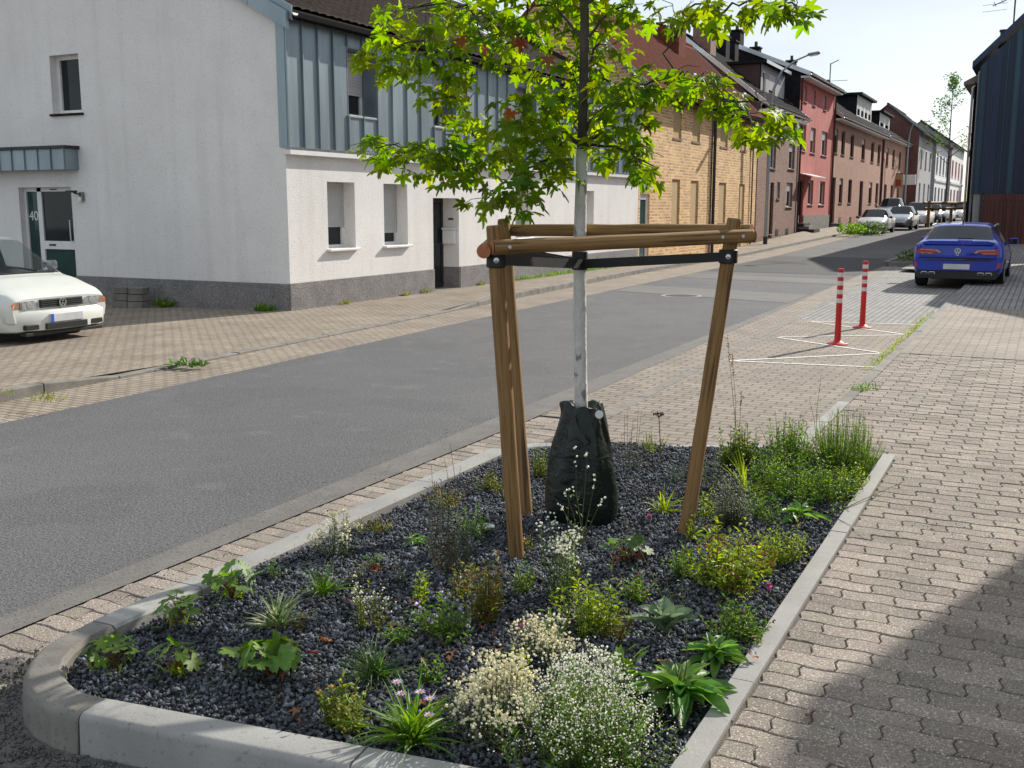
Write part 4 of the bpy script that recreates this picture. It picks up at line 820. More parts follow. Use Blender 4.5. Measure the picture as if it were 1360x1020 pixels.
bb = carbody(bc_, ST, [('rear_window', 'glass2', lambda y, k: .27 < y < .84 and k >= 8, 0), ('windscreen', 'glass2', lambda y, k: 2.85 < y < 3.6 and k >= 8, 0), ('side_window', 'glass2', lambda y, k: .75 < y < 3.3 and k in (6, 7), 1), ('sill_trim', 'black', lambda y, k: k in (0, 1), 0)], 'blue', 5)
Br = dict(o=(0, 0, 0), u=(1, 0, 0), v=(0, 0, 1), w=(0, -1, 0))
MB(**Br).prism([(-.70,.985),(.70,.985),(.74,1.03),(.6,1.065),(-.6,1.065),(-.74,1.03)], -.16, .04).build('spoiler_lip', M['blue'], bb, smooth=40)
# bumper: proud lower shell with dark diffuser
b = MB(**Br); b.prism([(-.78,.42),(.78,.42),(.90,.50),(.91,.60),(.84,.645),(-.84,.645),(-.91,.60),(-.90,.50)], -.10, .075); bu = b.build('bumper', M['blue'], bb, smooth=35)
MB(**Br).prism([(-.60,.42),(.60,.42),(.42,.585),(-.42,.585)], .0752, .088).build('plate_recess', M['blue'], bu)
MB(**Br).prism([(-.80,.24),(.80,.24),(.86,.33),(.80,.418),(-.80,.418),(-.86,.33)], -.12, .06).build('diffuser', M['black'], bu)
MB(**Br).box(-.27, .27, .445, .56, .0885, .10, .004).build('number_plate', M['plate'], bu)
for s in (1, -1):
    l = MB(**Br); l.prism([(s*.30,.80),(s*.40,.875),(s*.80,.895),(s*.83,.84),(s*.82,.775),(s*.55,.765),(s*.45,.80)], -.09, .022); lo_ = l.build('tail_light', M['tail'], bb)
    MB(**Br).prism([(s*.34,.80),(s*.41,.86),(s*.76,.875),(s*.76,.862),(s*.43,.845),(s*.385,.80)], .0225, .028).build('light_strip', M['lamp'], lo_)
    MB(**Br).prism([(s*.50,.785),(s*.76,.79),(s*.76,.80),(s*.51,.797)], .0225, .028).build('light_strip', M['lamp'], lo_)
    MB(**Br).prism([(s*.80,.47),(s*.885,.50),(s*.885,.60),(s*.83,.60)], .02, .085).build('reflector', M['tail'], bu)
    for q in (.50, .66):
        e_ = MB(**Br); e_.box(s*q-.07, s*q+.07, .315, .385, -.05, .10, .015); x_ = e_.build('exhaust_tip', M['steel'], bu); MB(**Br).box(s*q-.055, s*q+.055, .328, .372, .1005, .104).build('exhaust_opening', M['black'], x_)
    m_ = MB(o=(s*1.0, 2.95, .99)); m_.box(-.10, .10, -.09, .07, -.07, .08, .03).tube([(-s*.14, .02, -.05), (0, 0, -.04)], .025, 6); mi = m_.build('wing_mirror', M['blue'], bb); MB(o=(s*1.0, 2.95, .99)).box(-.08, .08, -.097, -.091, -.05, .06).build('mirror_glass', M['glass2'], mi)
    MB().tube([(s*.655, 1.0, 1.385), (s*.67, 2.0, 1.412), (s*.655, 2.7, 1.385)], .018, 6).build('roof_rail', M['alu'], bb)
    for yw in (.98, 3.82):
        wheel(bc_, s*.93, yw, .345, .24)
        a_ = MB(o=(s*.9, yw, .345), u=(0,1,0), v=(0,0,1), w=(s,0,0)); a_.prism([(.40*math.cos(t), .40*math.sin(t)) for t in [i*math.pi/14-.2 for i in range(18)]], 0, .028); a_.build('wheel_arch', M['black'], bb)
    MB(o=(0,0,0)).tube([(s*.905, 1.3, .86), (s*.925, 2.1, .87), (s*.925, 2.9, .86)], .012, 5).build('door_crease', M['blue'], bb)
MB(**Br).prism([(-.80,.668),(.80,.668),(.78,.70),(-.78,.70)], -.05, .006).build('hatch_shade', M['black'], bb); MB(**Br).prism([(-.79,.70),(.79,.70),(.76,.745),(-.76,.745)], -.06, .035).build('hatch_fold', M['blue'], bb, smooth=30)  # black strip below the hatch paints in its shadow line; blue fold above
emblem(bb, dict(o=(0, -.012, .845), u=(1,0,0), v=(0,0,1), w=(0,-1,0)), .065)
for s in (1, -1): MB(**Br).box(s*.775-.005, s*.775+.005, .70, .955, -.02, .004).build('shut_line', M['black'], bb)
MB(**Br).prism([(-.70,.655),(.70,.655),(.66,.63),(-.66,.63)], .0755, .082).build('bumper_crease_shade', M['black'], bu)  # crease shading put in as a black strip on the blue bumper
for q in (-1, 0, 1): MB(**Br).box(q*.02-.008, q*.02+.008, .745, .762, .0, .02).build('badge', M['steel'], bb)
f_ = MB(); f_.prism([(.95, 1.40), (1.17, 1.42), (1.02, 1.50)], -.02, .02); f_.V = [(c, a, z+.01) for a, z, c in f_.V]; f_.build('roof_aerial', M['black'], bb)
MB(**Br).box(-.03, .28, 1.10, 1.13, -.23, -.20).build('rear_wiper', M['black'], bb)
# ---------------------------------------------------------------- white van on the drive, nose to the street
vz = zfoot(10)-.05
van = thing('parked_van', 'old white delivery van with orange indicators parked on the drive', 'van', (-15.98, 10.02, vz), rotz=R(-91), local=True)
VS = [(0,.35,.66,.78,.7,.80,1.1,.76,1.74,1.78), (.1,.25,.72,.80,.7,.82,1.1,.78,1.78,1.82), (1.6,.22,.74,.82,.7,.82,1.1,.78,1.80,1.85), (1.78,.22,.74,.82,.68,.81,1.0,.76,1.72,1.76), (1.98,.22,.74,.82,.66,.80,.96,.64,1.40,1.44), (2.35,.22,.74,.82,.64,.80,.94,.62,1.40,1.44), (2.62,.22,.74,.82,.62,.80,.92,.62,1.33,1.37), (3.32,.22,.74,.82,.60,.79,.85,.70,.895,.92), (3.6,.22,.74,.815,.58,.78,.80,.66,.85,.875), (3.98,.23,.72,.80,.52,.75,.70,.63,.735,.755), (4.12,.25,.68,.775,.48,.72,.64,.60,.67,.685), (4.17,.27,.64,.745,.45,.70,.60,.58,.63,.64)]
vb = carbody(van, VS, [('windscreen', 'clear', lambda y, k: 2.68 < y < 3.28 and k >= 8, 0), ('side_window', 'clear', lambda y, k: 2.05 < y < 3.0 and k in (6, 7), 1), ('sill_trim', 'black', lambda y, k: k == 0, 0)], 'van', 5)
MB().box(-.68, .68, 2.95, 3.25, .55, .86, .04).build('dashboard', M['black'], van)
for x_ in (-.36, .36): MB().box(x_-.24, x_+.24, 2.05, 2.6, .3, .55, .05).box(x_-.22, x_+.22, 1.98, 2.16, .56, 1.02, .05).box(x_-.11, x_+.11, 2.0, 2.1, 1.04, 1.2, .03).build('seat', M['shutter'], van)
MB().tube([(.36+.17*math.cos(t), 2.83+.05*math.sin(t), .90+.16*math.sin(t)) for t in [i*math.pi/8 for i in range(17)]], .014, 6).build('steering_wheel', M['black'], van)

Bv = dict(o=(0, 4.17, 0), u=(-1, 0, 0), v=(0, 0, 1), w=(0, 1, 0))
# bumper wraps round the nose
b = MB(); pth = [(-.82, 3.62), (-.80, 3.95), (-.70, 4.17), (-.4, 4.25), (0, 4.27), (.4, 4.25), (.70, 4.17), (.80, 3.95), (.82, 3.62)]
rg = []
for x, y in pth: rg.append([b.p(x*k_, y+d_, z) for k_, d_, z in ((.97, -.06, .20), (.99, -.01, .22), (1.0, 0, .33), (1.0, .0, .43), (.985, -.03, .475), (.95, -.08, .48))])
for q, r_ in zip(rg, rg[1:]):
    for j in range(5): b.face(q[j], q[j+1], r_[j+1], r_[j])
bu = b.build('bumper', M['van'], vb, smooth=40)
def vbx(name, x0, x1, z0, z1, d0, d1, m, p=None, bev=.006): return MB(**Bv).box(x0, x1, z0, z1, d0, d1, bev).build(name, M[m], p or vb)
vbx('air_intake', -.33, .33, .225, .305, .06, .112, 'black', bu); vbx('air_intake', .42, .62, .235, .30, .0, .075, 'black', bu); vbx('air_intake', -.62, -.42, .235, .30, .0, .075, 'black', bu)
vbx('number_plate', -.26, .26, .315, .425, .08, .115, 'plate', bu); vbx('plate_band', -.262, -.215, .316, .424, .1155, .118, 'plateblue', bu, .001)
vbx('bumper_lip', -.62, .62, .15, .195, -.06, .06, 'black', bu)
gl = vbx('grille', -.34, .34, .505, .615, -.02, .022, 'black')
for k in range(4): vbx('grille_slat', -.335, .335, .515+k*.026, .525+k*.026, .022, .034, 'darkmetal', gl, .002)
emblem(gl, dict(o=(0, 4.17+.036, .56), u=(-1,0,0), v=(0,0,1), w=(0,1,0)), .058)
for s in (1, -1):
    h_ = MB(**Bv); h_.prism([(s*.36,.50),(s*.36,.575),(s*.44,.61),(s*.60,.605),(s*.615,.50)], -.12, .012); hl_ = h_.build('headlamp', M['lamp'], vb); MB(o=(-s*.50, 4.183, .553), u=(1,0,0), v=(0,0,1), w=(0,1,0)).lathe([(.045, 0), (.045, .003), (.030, .004), (.0, .0045)], 18).build('reflector', M['steel'], hl_)
    h_ = MB(**Bv); h_.prism([(s*.62,.50),(s*.62,.605),(s*.70,.60),(s*.745,.57),(s*.745,.505)], -.2, .0); h_.build('indicator', M['orange'], vb, smooth=40)
    m_ = MB(o=(s*.93, 2.85, .965)); m_.box(-.10, .10, -.06, .06, -.06, .085, .025).tube([(-s*.18, .05, -.05), (0, 0, -.02)], .03, 6); mi = m_.build('wing_mirror', M['lamp'], vb)
    for yw in (.75, 3.42):
        wheel(van, s*.80, yw, .285, .19); a_ = MB(o=(s*.79, yw, .285), u=(0,1,0), v=(0,0,1), w=(s,0,0)); a_.prism([(.34*math.cos(t), .34*math.sin(t)) for t in [i*math.pi/14-.2 for i in range(18)]], 0, .03); a_.build('wheel_arch', M['black'], vb)
for x_ in (-.35, .25): MB().tube([(x_, 3.30, .935), (x_+.22, 3.20, .985), (x_+.42, 3.16, .995)], .012, 5).build('wiper', M['black'], vb)
MB().box(-.60, .60, 3.30, 3.36, .905, .93).build('cowl', M['black'], vb)
# ---------------------------------------------------------------- cars parked far down the street
def farcar(px, py, z, label, paint, scale=1., h=1.0, rot=180, group='cars parked far down the street'):
    p = gnd(px, py, z); t = thing('parked_car', label, 'car', (p.x, p.y, p.z), group, rotz=R(rot), local=True); k = h
    F_ = [(0,.3,.6,.72,.6,.7,.8*k,.6,.86*k,.88*k), (.1,.25,.74,.82,.62,.8,.92*k,.66,1.0*k,1.02*k), (.6,.2,.78,.86,.62,.82,.95*k,.58,1.36*k,1.40*k), (1.4,.2,.78,.87,.62,.82,.94*k,.58,1.43*k,1.47*k), (2.2,.2,.78,.87,.62,.82,.92*k,.57,1.40*k,1.45*k), (3.05,.2,.78,.86,.6,.8,.88*k,.66,.94*k,.97*k), (3.8,.22,.74,.82,.55,.74,.74*k,.6,.78*k,.8*k), (4.1,.28,.62,.70,.5,.62,.62*k,.5,.65*k,.66*k), (4.16,.32,.5,.6,.48,.55,.55*k,.4,.58*k,.58*k)]
    bd = carbody(t, F_, [('rear_window', 'glass2', lambda y, k: .12 < y < .6 and k >= 8, 0), ('windscreen', 'glass', lambda y, k: 2.25 < y < 3.0 and k >= 8, 0), ('side_window', 'glass2', lambda y, k: .6 < y < 2.8 and k in (6, 7), 1), ('sill_trim', 'black', lambda y, k: k in (0,), 0)], paint, 3)
    Bn = dict(o=(0, 4.1, 0), u=(1,0,0), v=(0,0,1), w=(0,1,0))
    MB(**Bn).box(-.45, .45, .32*k, .44*k, -.0, .085, .01).build('grille', M['black'], bd); MB(**Bn).box(-.26, .26, .46*k, .54*k, .0, .09, .005).build('number_plate', M['plate'], bd)
    for s in (1, -1):
        MB(**Bn).prism([(s*.34,.60*k),(s*.62,.66*k),(s*.66,.58*k),(s*.40,.53*k)], -.22, .03).build('headlamp', M['lamp'], bd)
        MB(o=(s*.95, 2.55, .96*k)).box(-.09, .09, -.06, .06, -.06, .06, .02).build('wing_mirror', M['black'], bd)
        for yw in (.8, 3.3): wheel(t, s*.86, yw, .31, .2)
    t.scale = (scale,)*3
    return t
M['car_white'] = mat('car_white', [(.66,.67,.67),(.72,.73,.73)], 2, .3, coat=.6); M['car_silver'] = mat('car_silver', [(.30,.33,.36),(.36,.39,.42)], 2, .3, metal=.5, coat=.6); M['car_dark'] = mat('car_dark', [(.02,.022,.03),(.03,.032,.04)], 2, .3, coat=.6); M['car_lblue'] = mat('car_pale_blue', [(.35,.45,.5),(.42,.52,.57)], 2, .3, coat=.5)
farcar(1170, 308, .30, 'low white car, nearest of the cars parked at the far kerb', 'car_white', 1.0, .95, 178)
farcar(1203, 304, .36, 'black and silver car behind the nearest white car', 'car_silver', 1.0, 1.03, 178)
farcar(1224, 300.5, .42, 'tall white car third in the line at the far kerb', 'car_white', 1.05, 1.12, 178)
farcar(1242, 295, .56, 'small dark car half hidden by the stakes of the young tree', 'car_dark', 1.0, 1.0, 178)
farcar(1256, 294, .60, 'white car behind the wooden stakes of the young tree', 'car_white', 1.0, 1.0, 178)
farcar(1272, 292, .66, 'pale car just left of the grey house, beyond the stakes', 'car_white', 1.0, 1.02, 178)
farcar(1189, 296.5, .62, 'pale blue van roof showing above the nearest cars', 'car_lblue', 1.0, 1.25, 178)

# ============================================================ street furniture
def bollard(px, py, label):
    p = gnd(px, py, .004); t = thing('bollard', label, 'bollard', p, 'red plastic bollards in the hatched bay'); B = dict(o=p)
    MB(**B).lathe([(.135, 0), (.135, .012), (.11, .022), (.06, .035), (.045, .05)], 24).build('base', M['red'], t, smooth=40)
    MB(**B).lathe([(.044, .045), (.040, .30), (.040, .985), (.036, 1.0), (.0, 1.0)], 20).build('post', M['red'], t, smooth=40)
    for z in (.55, .665, .78, .89): MB(**B).lathe([(.0412, z), (.0412, z+.058)], 20).build('reflective_band', M['reflect'], t, smooth=40)
    for a in (0, 2.1, 4.2): MB(o=p+Vector((.1*math.cos(a), .1*math.sin(a), .02))).lathe([(.012, 0), (.012, .014), (.0, .016)], 6).build('bolt', M['steel'], t)
bollard(1112, 457, 'red bollard with white bands, nearer of the two'); bollard(1145, 435, 'red bollard with white bands, farther of the two')
def lamp(p, z, top, label, arm, r=.075):
    t = thing('street_lamp', label, 'street lamp', p, 'curved grey street lamps'); x, y = p.x, p.y; ht = top
    path = [(x, y, z), (x, y, ht*.74), (x+arm*.06, y, ht*.84), (x+arm*.22, y, ht*.925), (x+arm*.5, y, ht*.975), (x+arm*.78, y, ht)]
    MB().tube(path, [r, r*.85, r*.75, r*.6, r*.5, r*.45], 10).build('pole', M['zinc'], t, smooth=40); MB().tube([(x, y, z-.05), (x, y, z+.45)], r*1.25, 10).build('pole_foot', M['darkmetal'], t, smooth=40)
    hd = MB(o=(x+arm*.76, y, ht), u=Vector((1, 0, .12)).normalized(), v=(0,1,0), w=(-.12, 0, 1)); hd.box(0, arm*.26, -.13, .13, -.05, .06, .04); h_ = hd.build('lamp_head', M['zinc'], t); MB(o=(x+arm*.80, y, ht+.01), u=Vector((1,0,.12)).normalized(), v=(0,1,0), w=(-.12,0,1)).box(0, arm*.18, -.09, .09, -.075, -.052).build('diffuser', M['lamp'], h_)
pl_ = gnd(1016, 328, .08); tp = onY(1088, 72, pl_.y)
lamp(pl_, .08, tp.z, 'tall curved street lamp in front of the brown brick house', tp.x-pl_.x)
pf_ = gnd(1200, 292, .75); tf = onY(1217, 163, pf_.y); lamp(pf_, .75, tf.z, 'far curved street lamp beside the shop signs', (tf.x-pf_.x), .08)
# shop signs on brackets
sg = thing('shop_sign', 'framed shop sign on a bracket at the far pink house', 'sign', (-11.3, 97, 3.2)); p = onY(1192, 240, 97)
MB().box(p.x-.55, p.x+.45, 96.95, 97.05, p.z-.65, p.z+.55).build('panel', M['ochre'], sg); MB().box(p.x-.60, p.x-.552, 96.92, 97.08, p.z-.72, p.z+.62).build('frame', M['darkmetal'], sg); MB().box(p.x-.55, p.x+.45, 96.93, 97.07, p.z+.555, p.z+.62).build('frame', M['darkmetal'], sg); MB().box(p.x-.45, p.x+.3, 96.93, 96.948, p.z-.45, p.z+.1).build('red_field', M['tail'], sg)
sg = thing('shop_sign', 'white light box sign right of the framed sign', 'sign', (-10.8, 97.5, 3.2)); p = onY(1206, 240, 97.5); MB().box(p.x-.62, p.x+.62, 97.4, 97.7, p.z-.35, p.z+.5, .03).build('light_box', M['pvc'], sg); MB().box(p.x-.9, p.x-.62, 97.5, 97.56, p.z, p.z+.06).build('bracket', M['darkmetal'], sg)
# aerial on the pink roof
an = thing('roof_antenna', 'thin aerial mast above the pink brick roofs', 'antenna', (-15.9, 78, 10.2)); p = onY(1103, 90, 78); MB().tube([(p.x, 78, 9.5), (p.x, 78, p.z+.3)], .04, 5).build('mast', M['darkmetal'], an); MB().tube([(p.x, 78, p.z+.25), (p.x+.55, 78, p.z+.5)], .03, 5).build('boom', M['darkmetal'], an); MB().tube([(p.x-.5, 78, p.z-.9), (p.x+1.2, 78, p.z-.9)], .02, 4).build('rod', M['darkmetal'], an)
# two little stacks of concrete blocks at the gable
for px, lab in ((165, 'small stack of concrete blocks at the gable foot, left one'), (185, 'small stack of concrete blocks at the gable foot, right one')):
    p = onY(px, 402, 14.2); t = thing('block_stack', lab, 'blocks', (p.x, 14.2, zfoot(14)), 'blocks by the gable')
    for k in range(3): MB(o=(p.x, 14.2, 0), u=(math.cos(.1*k), math.sin(.1*k), 0), v=(-math.sin(.1*k), math.cos(.1*k), 0)).box(-.18+.02*k, .18-.01*k, -.12, .10, zfoot(14)-.06+.13*k, zfoot(14)+.06+.13*k, .008).build('block', M['conc_dirty'], t)
# small planter island with kerb at the head of the parking bay
isl = thing('planter_kerb', 'low kerb round the small planting island beyond the blue car', 'kerb', (-3.6, 35.5, 0))
MB().box(-4.35, -2.6, 34.6, 34.75, -.1, .14, .015).build('kerb_stone', M['conc_dirty'], isl); MB().box(-4.5, -4.36, 34.6, 39.2, -.1, .14, .015).build('kerb_stone', M['conc_dirty'], isl); MB().box(-4.35, -1.7, 34.76, 39.2, -.1, .10).build('soil', M['soil'], isl)
# ============================================================ young sweetgum with its stakes
GZ = .118
tb = gnd(772, 700, GZ); TX, TY = -2.205, 5.22
tree = thing('sweetgum_tree', 'young sweetgum with whitewashed trunk and bright green star leaves, in the bed', 'tree', (TX, TY, GZ))
def tpt(z): return Vector((TX+.006*math.sin(z*3)-.004*z, TY+.008*math.cos(z*2.3), z))
zs = [i*.1 for i in range(0, 22)]
MB().tube([tpt(max(z, .02)) for z in zs], [.040-.0045*z+random.gauss(0, .0008) for z in zs], 14).build('trunk', M['bark_white'], tree, smooth=60)
zs2 = [2.1+i*.15 for i in range(0, 19)]
MB().tube([tpt(z) for z in zs2], [max(.006, .0305-.0088*(z-2.0)) for z in zs2], 10).build('upper_trunk', M['bark'], tree, smooth=60)
# star leaf: stalk, five lobes, folded along the midribs
def star():
    tips = [(-100, .78), (-52, .95), (0, 1.12), (52, .95), (100, .78)]
    V = [(0, 0, 0)]; ring = []
    def pol(a, r, z=0): return (r*math.sin(R(a)), r*math.cos(R(a)), z)
    pts = [(-150, .30, .0)]
    for k, (a, l) in enumerate(tips):
        pts += [(a-17, l*.62, .04), (a-7, l*.86, .0), (a, l, -.10), (a+7, l*.86, .0), (a+17, l*.62, .04)]
        if k < 4: pts.append(((a+tips[k+1][0])/2, .46, .05))
    pts.append((150, .30, 0))
    V += [pol(*q) for q in pts]; F = [(0, i, i+1) for i in range(1, len(pts))]
    # leaf base at the origin of the stalk: shift so that the stalk joins the base
    V = [(x, y+.6, z) for x, y, z in V]; n = len(V); V += [(-.012, 0, 0), (.012, 0, 0), (.012, .6, .0), (-.012, .6, .0)]; F += [(n, n+1, n+2), (n, n+2, n+3)]
    return np.array(V), np.array(F)
SV, SF = star()
star_me = rawmesh('leaf', SV, SF, M['leaf_o']); star_red = rawmesh('leaf', SV, SF, M['leaf_red'])
CL = [(560,60,60,48,62,-.3),(508,75,36,36,30,-.2),(600,125,38,42,42,-.1),(640,50,50,45,42,.2),(560,205,62,26,58,-.2),(502,195,20,26,18,-.2),(640,190,55,40,66,0),(605,228,38,20,20,-.2),(700,165,58,50,80,-.2),(682,250,26,36,34,-.4),(640,268,14,16,6,-.4),(725,212,32,36,34,-.2),(745,95,48,58,56,.2),(690,60,48,42,36,.3),(805,60,42,52,46,.3),(830,135,42,42,50,0),(822,190,42,32,44,.1),(865,222,22,18,12,0),(885,108,42,30,34,.2),(932,108,36,20,22,.1),(962,132,24,20,20,0),(1005,168,34,20,26,-.1),(1038,160,20,26,12,-.1),(905,18,46,20,20,.1),(962,14,38,18,24,0),(1030,10,42,16,28,0),(1072,18,12,12,5,0),(770,15,60,36,36,.3),(620,8,60,30,36,.2),(530,20,38,28,20,0),(700,5,60,28,30,.1),(840,10,40,18,12,.3),(760,150,40,40,40,.3)]
leaves = []; branches = []
for (px, py, rx, ry, n, dy) in CL:
    c = onY(px, py, TY+dy); sx = rx/262.; sz_ = ry/262.
    branches.append(c)
    for k in range(int(n*1.25)):
        while True:
            q = Vector((U(-1,1), U(-1,1), U(-1,1)))
            if q.length < 1: break
        leaves.append((c+Vector((q.x*sx*1.05, q.y*max(.18, sx*.9), q.z*sz_*1.05)), c))
def leafmat(p, c):
    out = (p-c); out.z *= .4
    yaw = math.atan2(-out.x, out.y)+random.gauss(0, .9); droop = -abs(random.gauss(.75, .45))
    m_ = Euler((droop, 0, 0)).to_matrix(); m_ = Euler((0, 0, yaw)).to_matrix() @ m_ @ Euler((0, random.gauss(0, .5), 0)).to_matrix()
    s = U(.046, .074); return Matrix.Translation(p) @ m_.to_4x4() @ Matrix.Scale(s, 4)
random.shuffle(leaves)
# the 300 that show best: nearest to the camera
order = sorted(range(len(leaves)), key=lambda i: (leaves[i][0]-Vector((0,0,CAM_H))).length)
single = set(order[:300]); reds = [(728,80),(692,58),(608,55),(683,152),(640,66)]
SVs = []; cnt = 0
for i, (p, c) in enumerate(leaves):
    mt = leafmat(p, c)
    if i in single:
        o = link('leaf', star_me, tree); o.matrix_parent_inverse = Matrix.Identity(4); o.location = p-Vector(tree.location); o.rotation_euler = mt.to_euler(); o.scale = mt.to_scale()
    else: SVs.append((np.c_[SV, np.ones(len(SV))] @ np.array(mt).T)[:, :3])
for px, py in reds:
    p = onY(px, py, TY-.45); o = link('leaf', star_red, tree); o.location = p+Vector((0,0,.04))-Vector(tree.location); o.rotation_euler = (-1.4+U(-.3,.3), U(-.4,.4), U(-1,1)); o.scale = (.052,)*3; o['label'] = 'leaf turned red'
for k in range(1000):                                # crown above the picture
    while True:
        q = Vector((U(-1,1), U(-1,1), U(-1,1)))
        if q.length < 1: break
    p = Vector((TX+q.x*.9, TY+.1+q.y*.9, 3.75+q.z*.95)); SVs.append((np.c_[SV, np.ones(len(SV))] @ np.array(leafmat(p, Vector((TX, TY, 3.5)))).T)[:, :3])
A_ = np.concatenate(SVs); FF = (SF[None]+(np.arange(len(SVs))*len(SV))[:, None, None]).reshape(-1, 3)
o = link('crown', rawmesh('crown', A_, FF, M['leaf']), tree, 'stuff')
def branch(a, c, r0, r1, sag=.05, n=6):
    pts = [a.lerp(c, t/n)+Vector((random.gauss(0,.012), random.gauss(0,.012), sag*math.sin(math.pi*t/n)+random.gauss(0,.008))) for t in range(n+1)]; return pts, [lerp(r0, r1, t/n) for t in range(n+1)]
done = []
for (px, py, rx, ry, n, dy), c in sorted(zip(CL, branches), key=lambda q: (q[1]-Vector((TX, TY, q[1].z))).length):
    dist = math.hypot(c.x-TX, c.y-TY); near = [q for q in done if .12 < (q-c).length < .55 and math.hypot(q.x-TX, q.y-TY) < dist-.05]
    b = MB()
    if near and dist > .45:
        s0 = min(near, key=lambda q: (q-c).length); pts, rr = branch(s0, c, .006, .003, .03)
    else:
        pts, rr = branch(tpt(min(max(2.12, c.z-.10-.30*dist), 4.2)), c, .0095, .004, .05)
    b.tube(pts, rr, 6); done.append(c)
    for k in range(4):
        s_ = pts[random.randint(3, 5)]; e_ = c+Vector((U(-1,1)*rx/262., U(-.25,.25), U(-1,1)*ry/262.)); p2, r2 = branch(s_, e_, .003, .0015, .02, 3); b.tube(p2, r2, 4)
    b.build('branch', M['bark'], tree, smooth=60)
for k in range(10):
    a = k*2.4; z0 = 2.8+k*.15; c = Vector((TX+.75*math.cos(a), TY+.75*math.sin(a), z0+.4)); pts, rr = branch(tpt(z0), c, .010, .003); MB().tube(pts, rr, 6).build('branch', M['bark'], tree, smooth=60)

# ---------------------------------------------------------------- stakes
sf = thing('tree_stakes', 'wooden tripod of round stakes and rails holding the young tree', 'tree stakes', (TX, TY, GZ))
b1, b2, b3 = gnd(688, 742, GZ), gnd(701, 679, GZ), gnd(906, 712, GZ)
t1, t2, t3 = onY(656, 303, b1.y-.10), onY(669, 294, b2.y+.16), onY(975, 293, b3.y+.05)
def post(a, c, r, name='stake'):
    d = (c-a).normalized(); L_ = (c-a).length; q = d.to_track_quat('Z', 'Y')
    b = MB(); n = 14; path = [(random.gauss(0,.0008), random.gauss(0,.0008), L_*i/10) for i in range(11)]
    b.tube(path, [r*(1.02-.04*i/10+random.gauss(0, .005)) for i in range(11)], n); b.lathe([(r*.99, L_), (r*.9, L_+.012), (.0, L_+.013)], n)
    o = b.build(name, M['wood'], sf, smooth=40); o.location = a-Vector(sf.location); o.rotation_euler = q.to_euler(); return o
p1 = post(b1-Vector((0,0,.12)), t1, .037); p2 = post(b2-Vector((0,0,.12)), t2, .035); p3 = post(b3-Vector((0,0,.12)), t3, .036)
def along(a, c, z): t_ = (z-a.z)/(c.z-a.z); return a.lerp(c, t_)
# rails: rounds notched in front of the stakes
def rail(a, c, r, halfr=True):
    d = (c-a).normalized(); o = post(a, c, r, 'rail'); 
    for e_, s_ in ((a, -1), (c, 1)):
        b = MB(o=(0,0,0)); b.lathe([(r*.97, 0), (r*.97, .002), (.0, .0025)], 14); k = b.build('cut_end', M['wood_end'], o); k.location = (0, 0, -.0035 if s_ < 0 else (c-a).length+.0132); k.rotation_euler = (0, math.pi if s_ < 0 else 0, 0)
    return o
vdir = (Vector((0,0,CAM_H))-t1); vdir.z = 0; vdir.normalize()
n13 = (t3-t1).cross(Vector((0,0,1))).normalized(); n13 = n13 if n13.y < 0 else -n13
e13 = (t3-t1).normalized()
ra, rc = along(b1, t1, t1.z-.085)+n13*.062-e13*.03, along(b3, t3, t3.z-.075)+n13*.062+e13*.07
rail(ra, rc, .034)
e12 = (t1-t2).normalized(); n12 = Vector((-1, 0, 0)); rail(along(b2, t2, t2.z-.1)+n12*.06-e12*.06, along(b1, t1, t1.z-.1)+n12*.055+e12*.09, .033)
e23 = (t3-t2).normalized(); nb = Vector((0, 1, 0)); rail(along(b2, t2, t2.z-.05)+nb*.062-e23*.06, along(b3, t3, t3.z-.05)+nb*.055+e23*.07, .033)
# screws
for q in (ra+e13*.07, rc-e13*.06, rc-e13*.17):
    b = MB(o=q+n13*.033, u=e13, v=(0,0,1), w=n13); b.lathe([(.009, 0), (.009, .004), (.006, .006)], 10); b.build('screw', M['steel'], sf)
# rubber straps to the trunk
zt_ = 1.50; tw_ = tpt(zt_)
for a, c in ((b1, t1), (b2, t2), (b3, t3)):
    q = along(a, c, 1.56); d = (tw_-q); d.z = 0; L_ = d.length; d.normalize(); nn = Vector((-d.y, d.x, 0))
    st_ = MB(); zt2 = 1.545
    for s in (1, -1):
        p0 = q+nn*s*.042; p9 = tw_+nn*s*.036; up = Vector((0, 0, .022))
        f = [p0-up, p0+up, p9+up*1.1-Vector((0,0,.0)), p9-up*1.1]; i4 = [st_.p(*v) for v in f]+[st_.p(*(v+nn*s*.005)) for v in f]
        st_.face(*i4[:4]); st_.face(*i4[4:]); 
        for j in range(4): st_.face(i4[j], i4[(j+1) % 4], i4[4+(j+1) % 4], i4[4+j])
    so_ = st_.build('strap', M['rubber'], sf)
    cl_ = MB(o=(q.x, q.y, 1.527)); cl_.lathe([(.0425, 0), (.046, .004), (.046, .064), (.0425, .068)], 18); cl_.build('strap_loop', M['rubber'], so_, smooth=40)
    vv = (Vector((0,0,CAM_H))-q); vv.z = 0; vv.normalize(); sd_ = vv.cross(Vector((0,0,1)))
    b = MB(o=Vector((q.x, q.y, 1.561))+vv*.045, u=sd_, v=(0,0,1), w=vv); b.lathe([(.013, 0), (.013, .004), (.005, .005), (.0, .007)], 10); b.build('screw', M['steel'], so_)
MB(o=(tw_.x, tw_.y, 1.47)).lathe([(.036, 0), (.042, .003), (.042, .095), (.036, .098)], 18).build('trunk_collar', M['rubber'], sf, smooth=40)

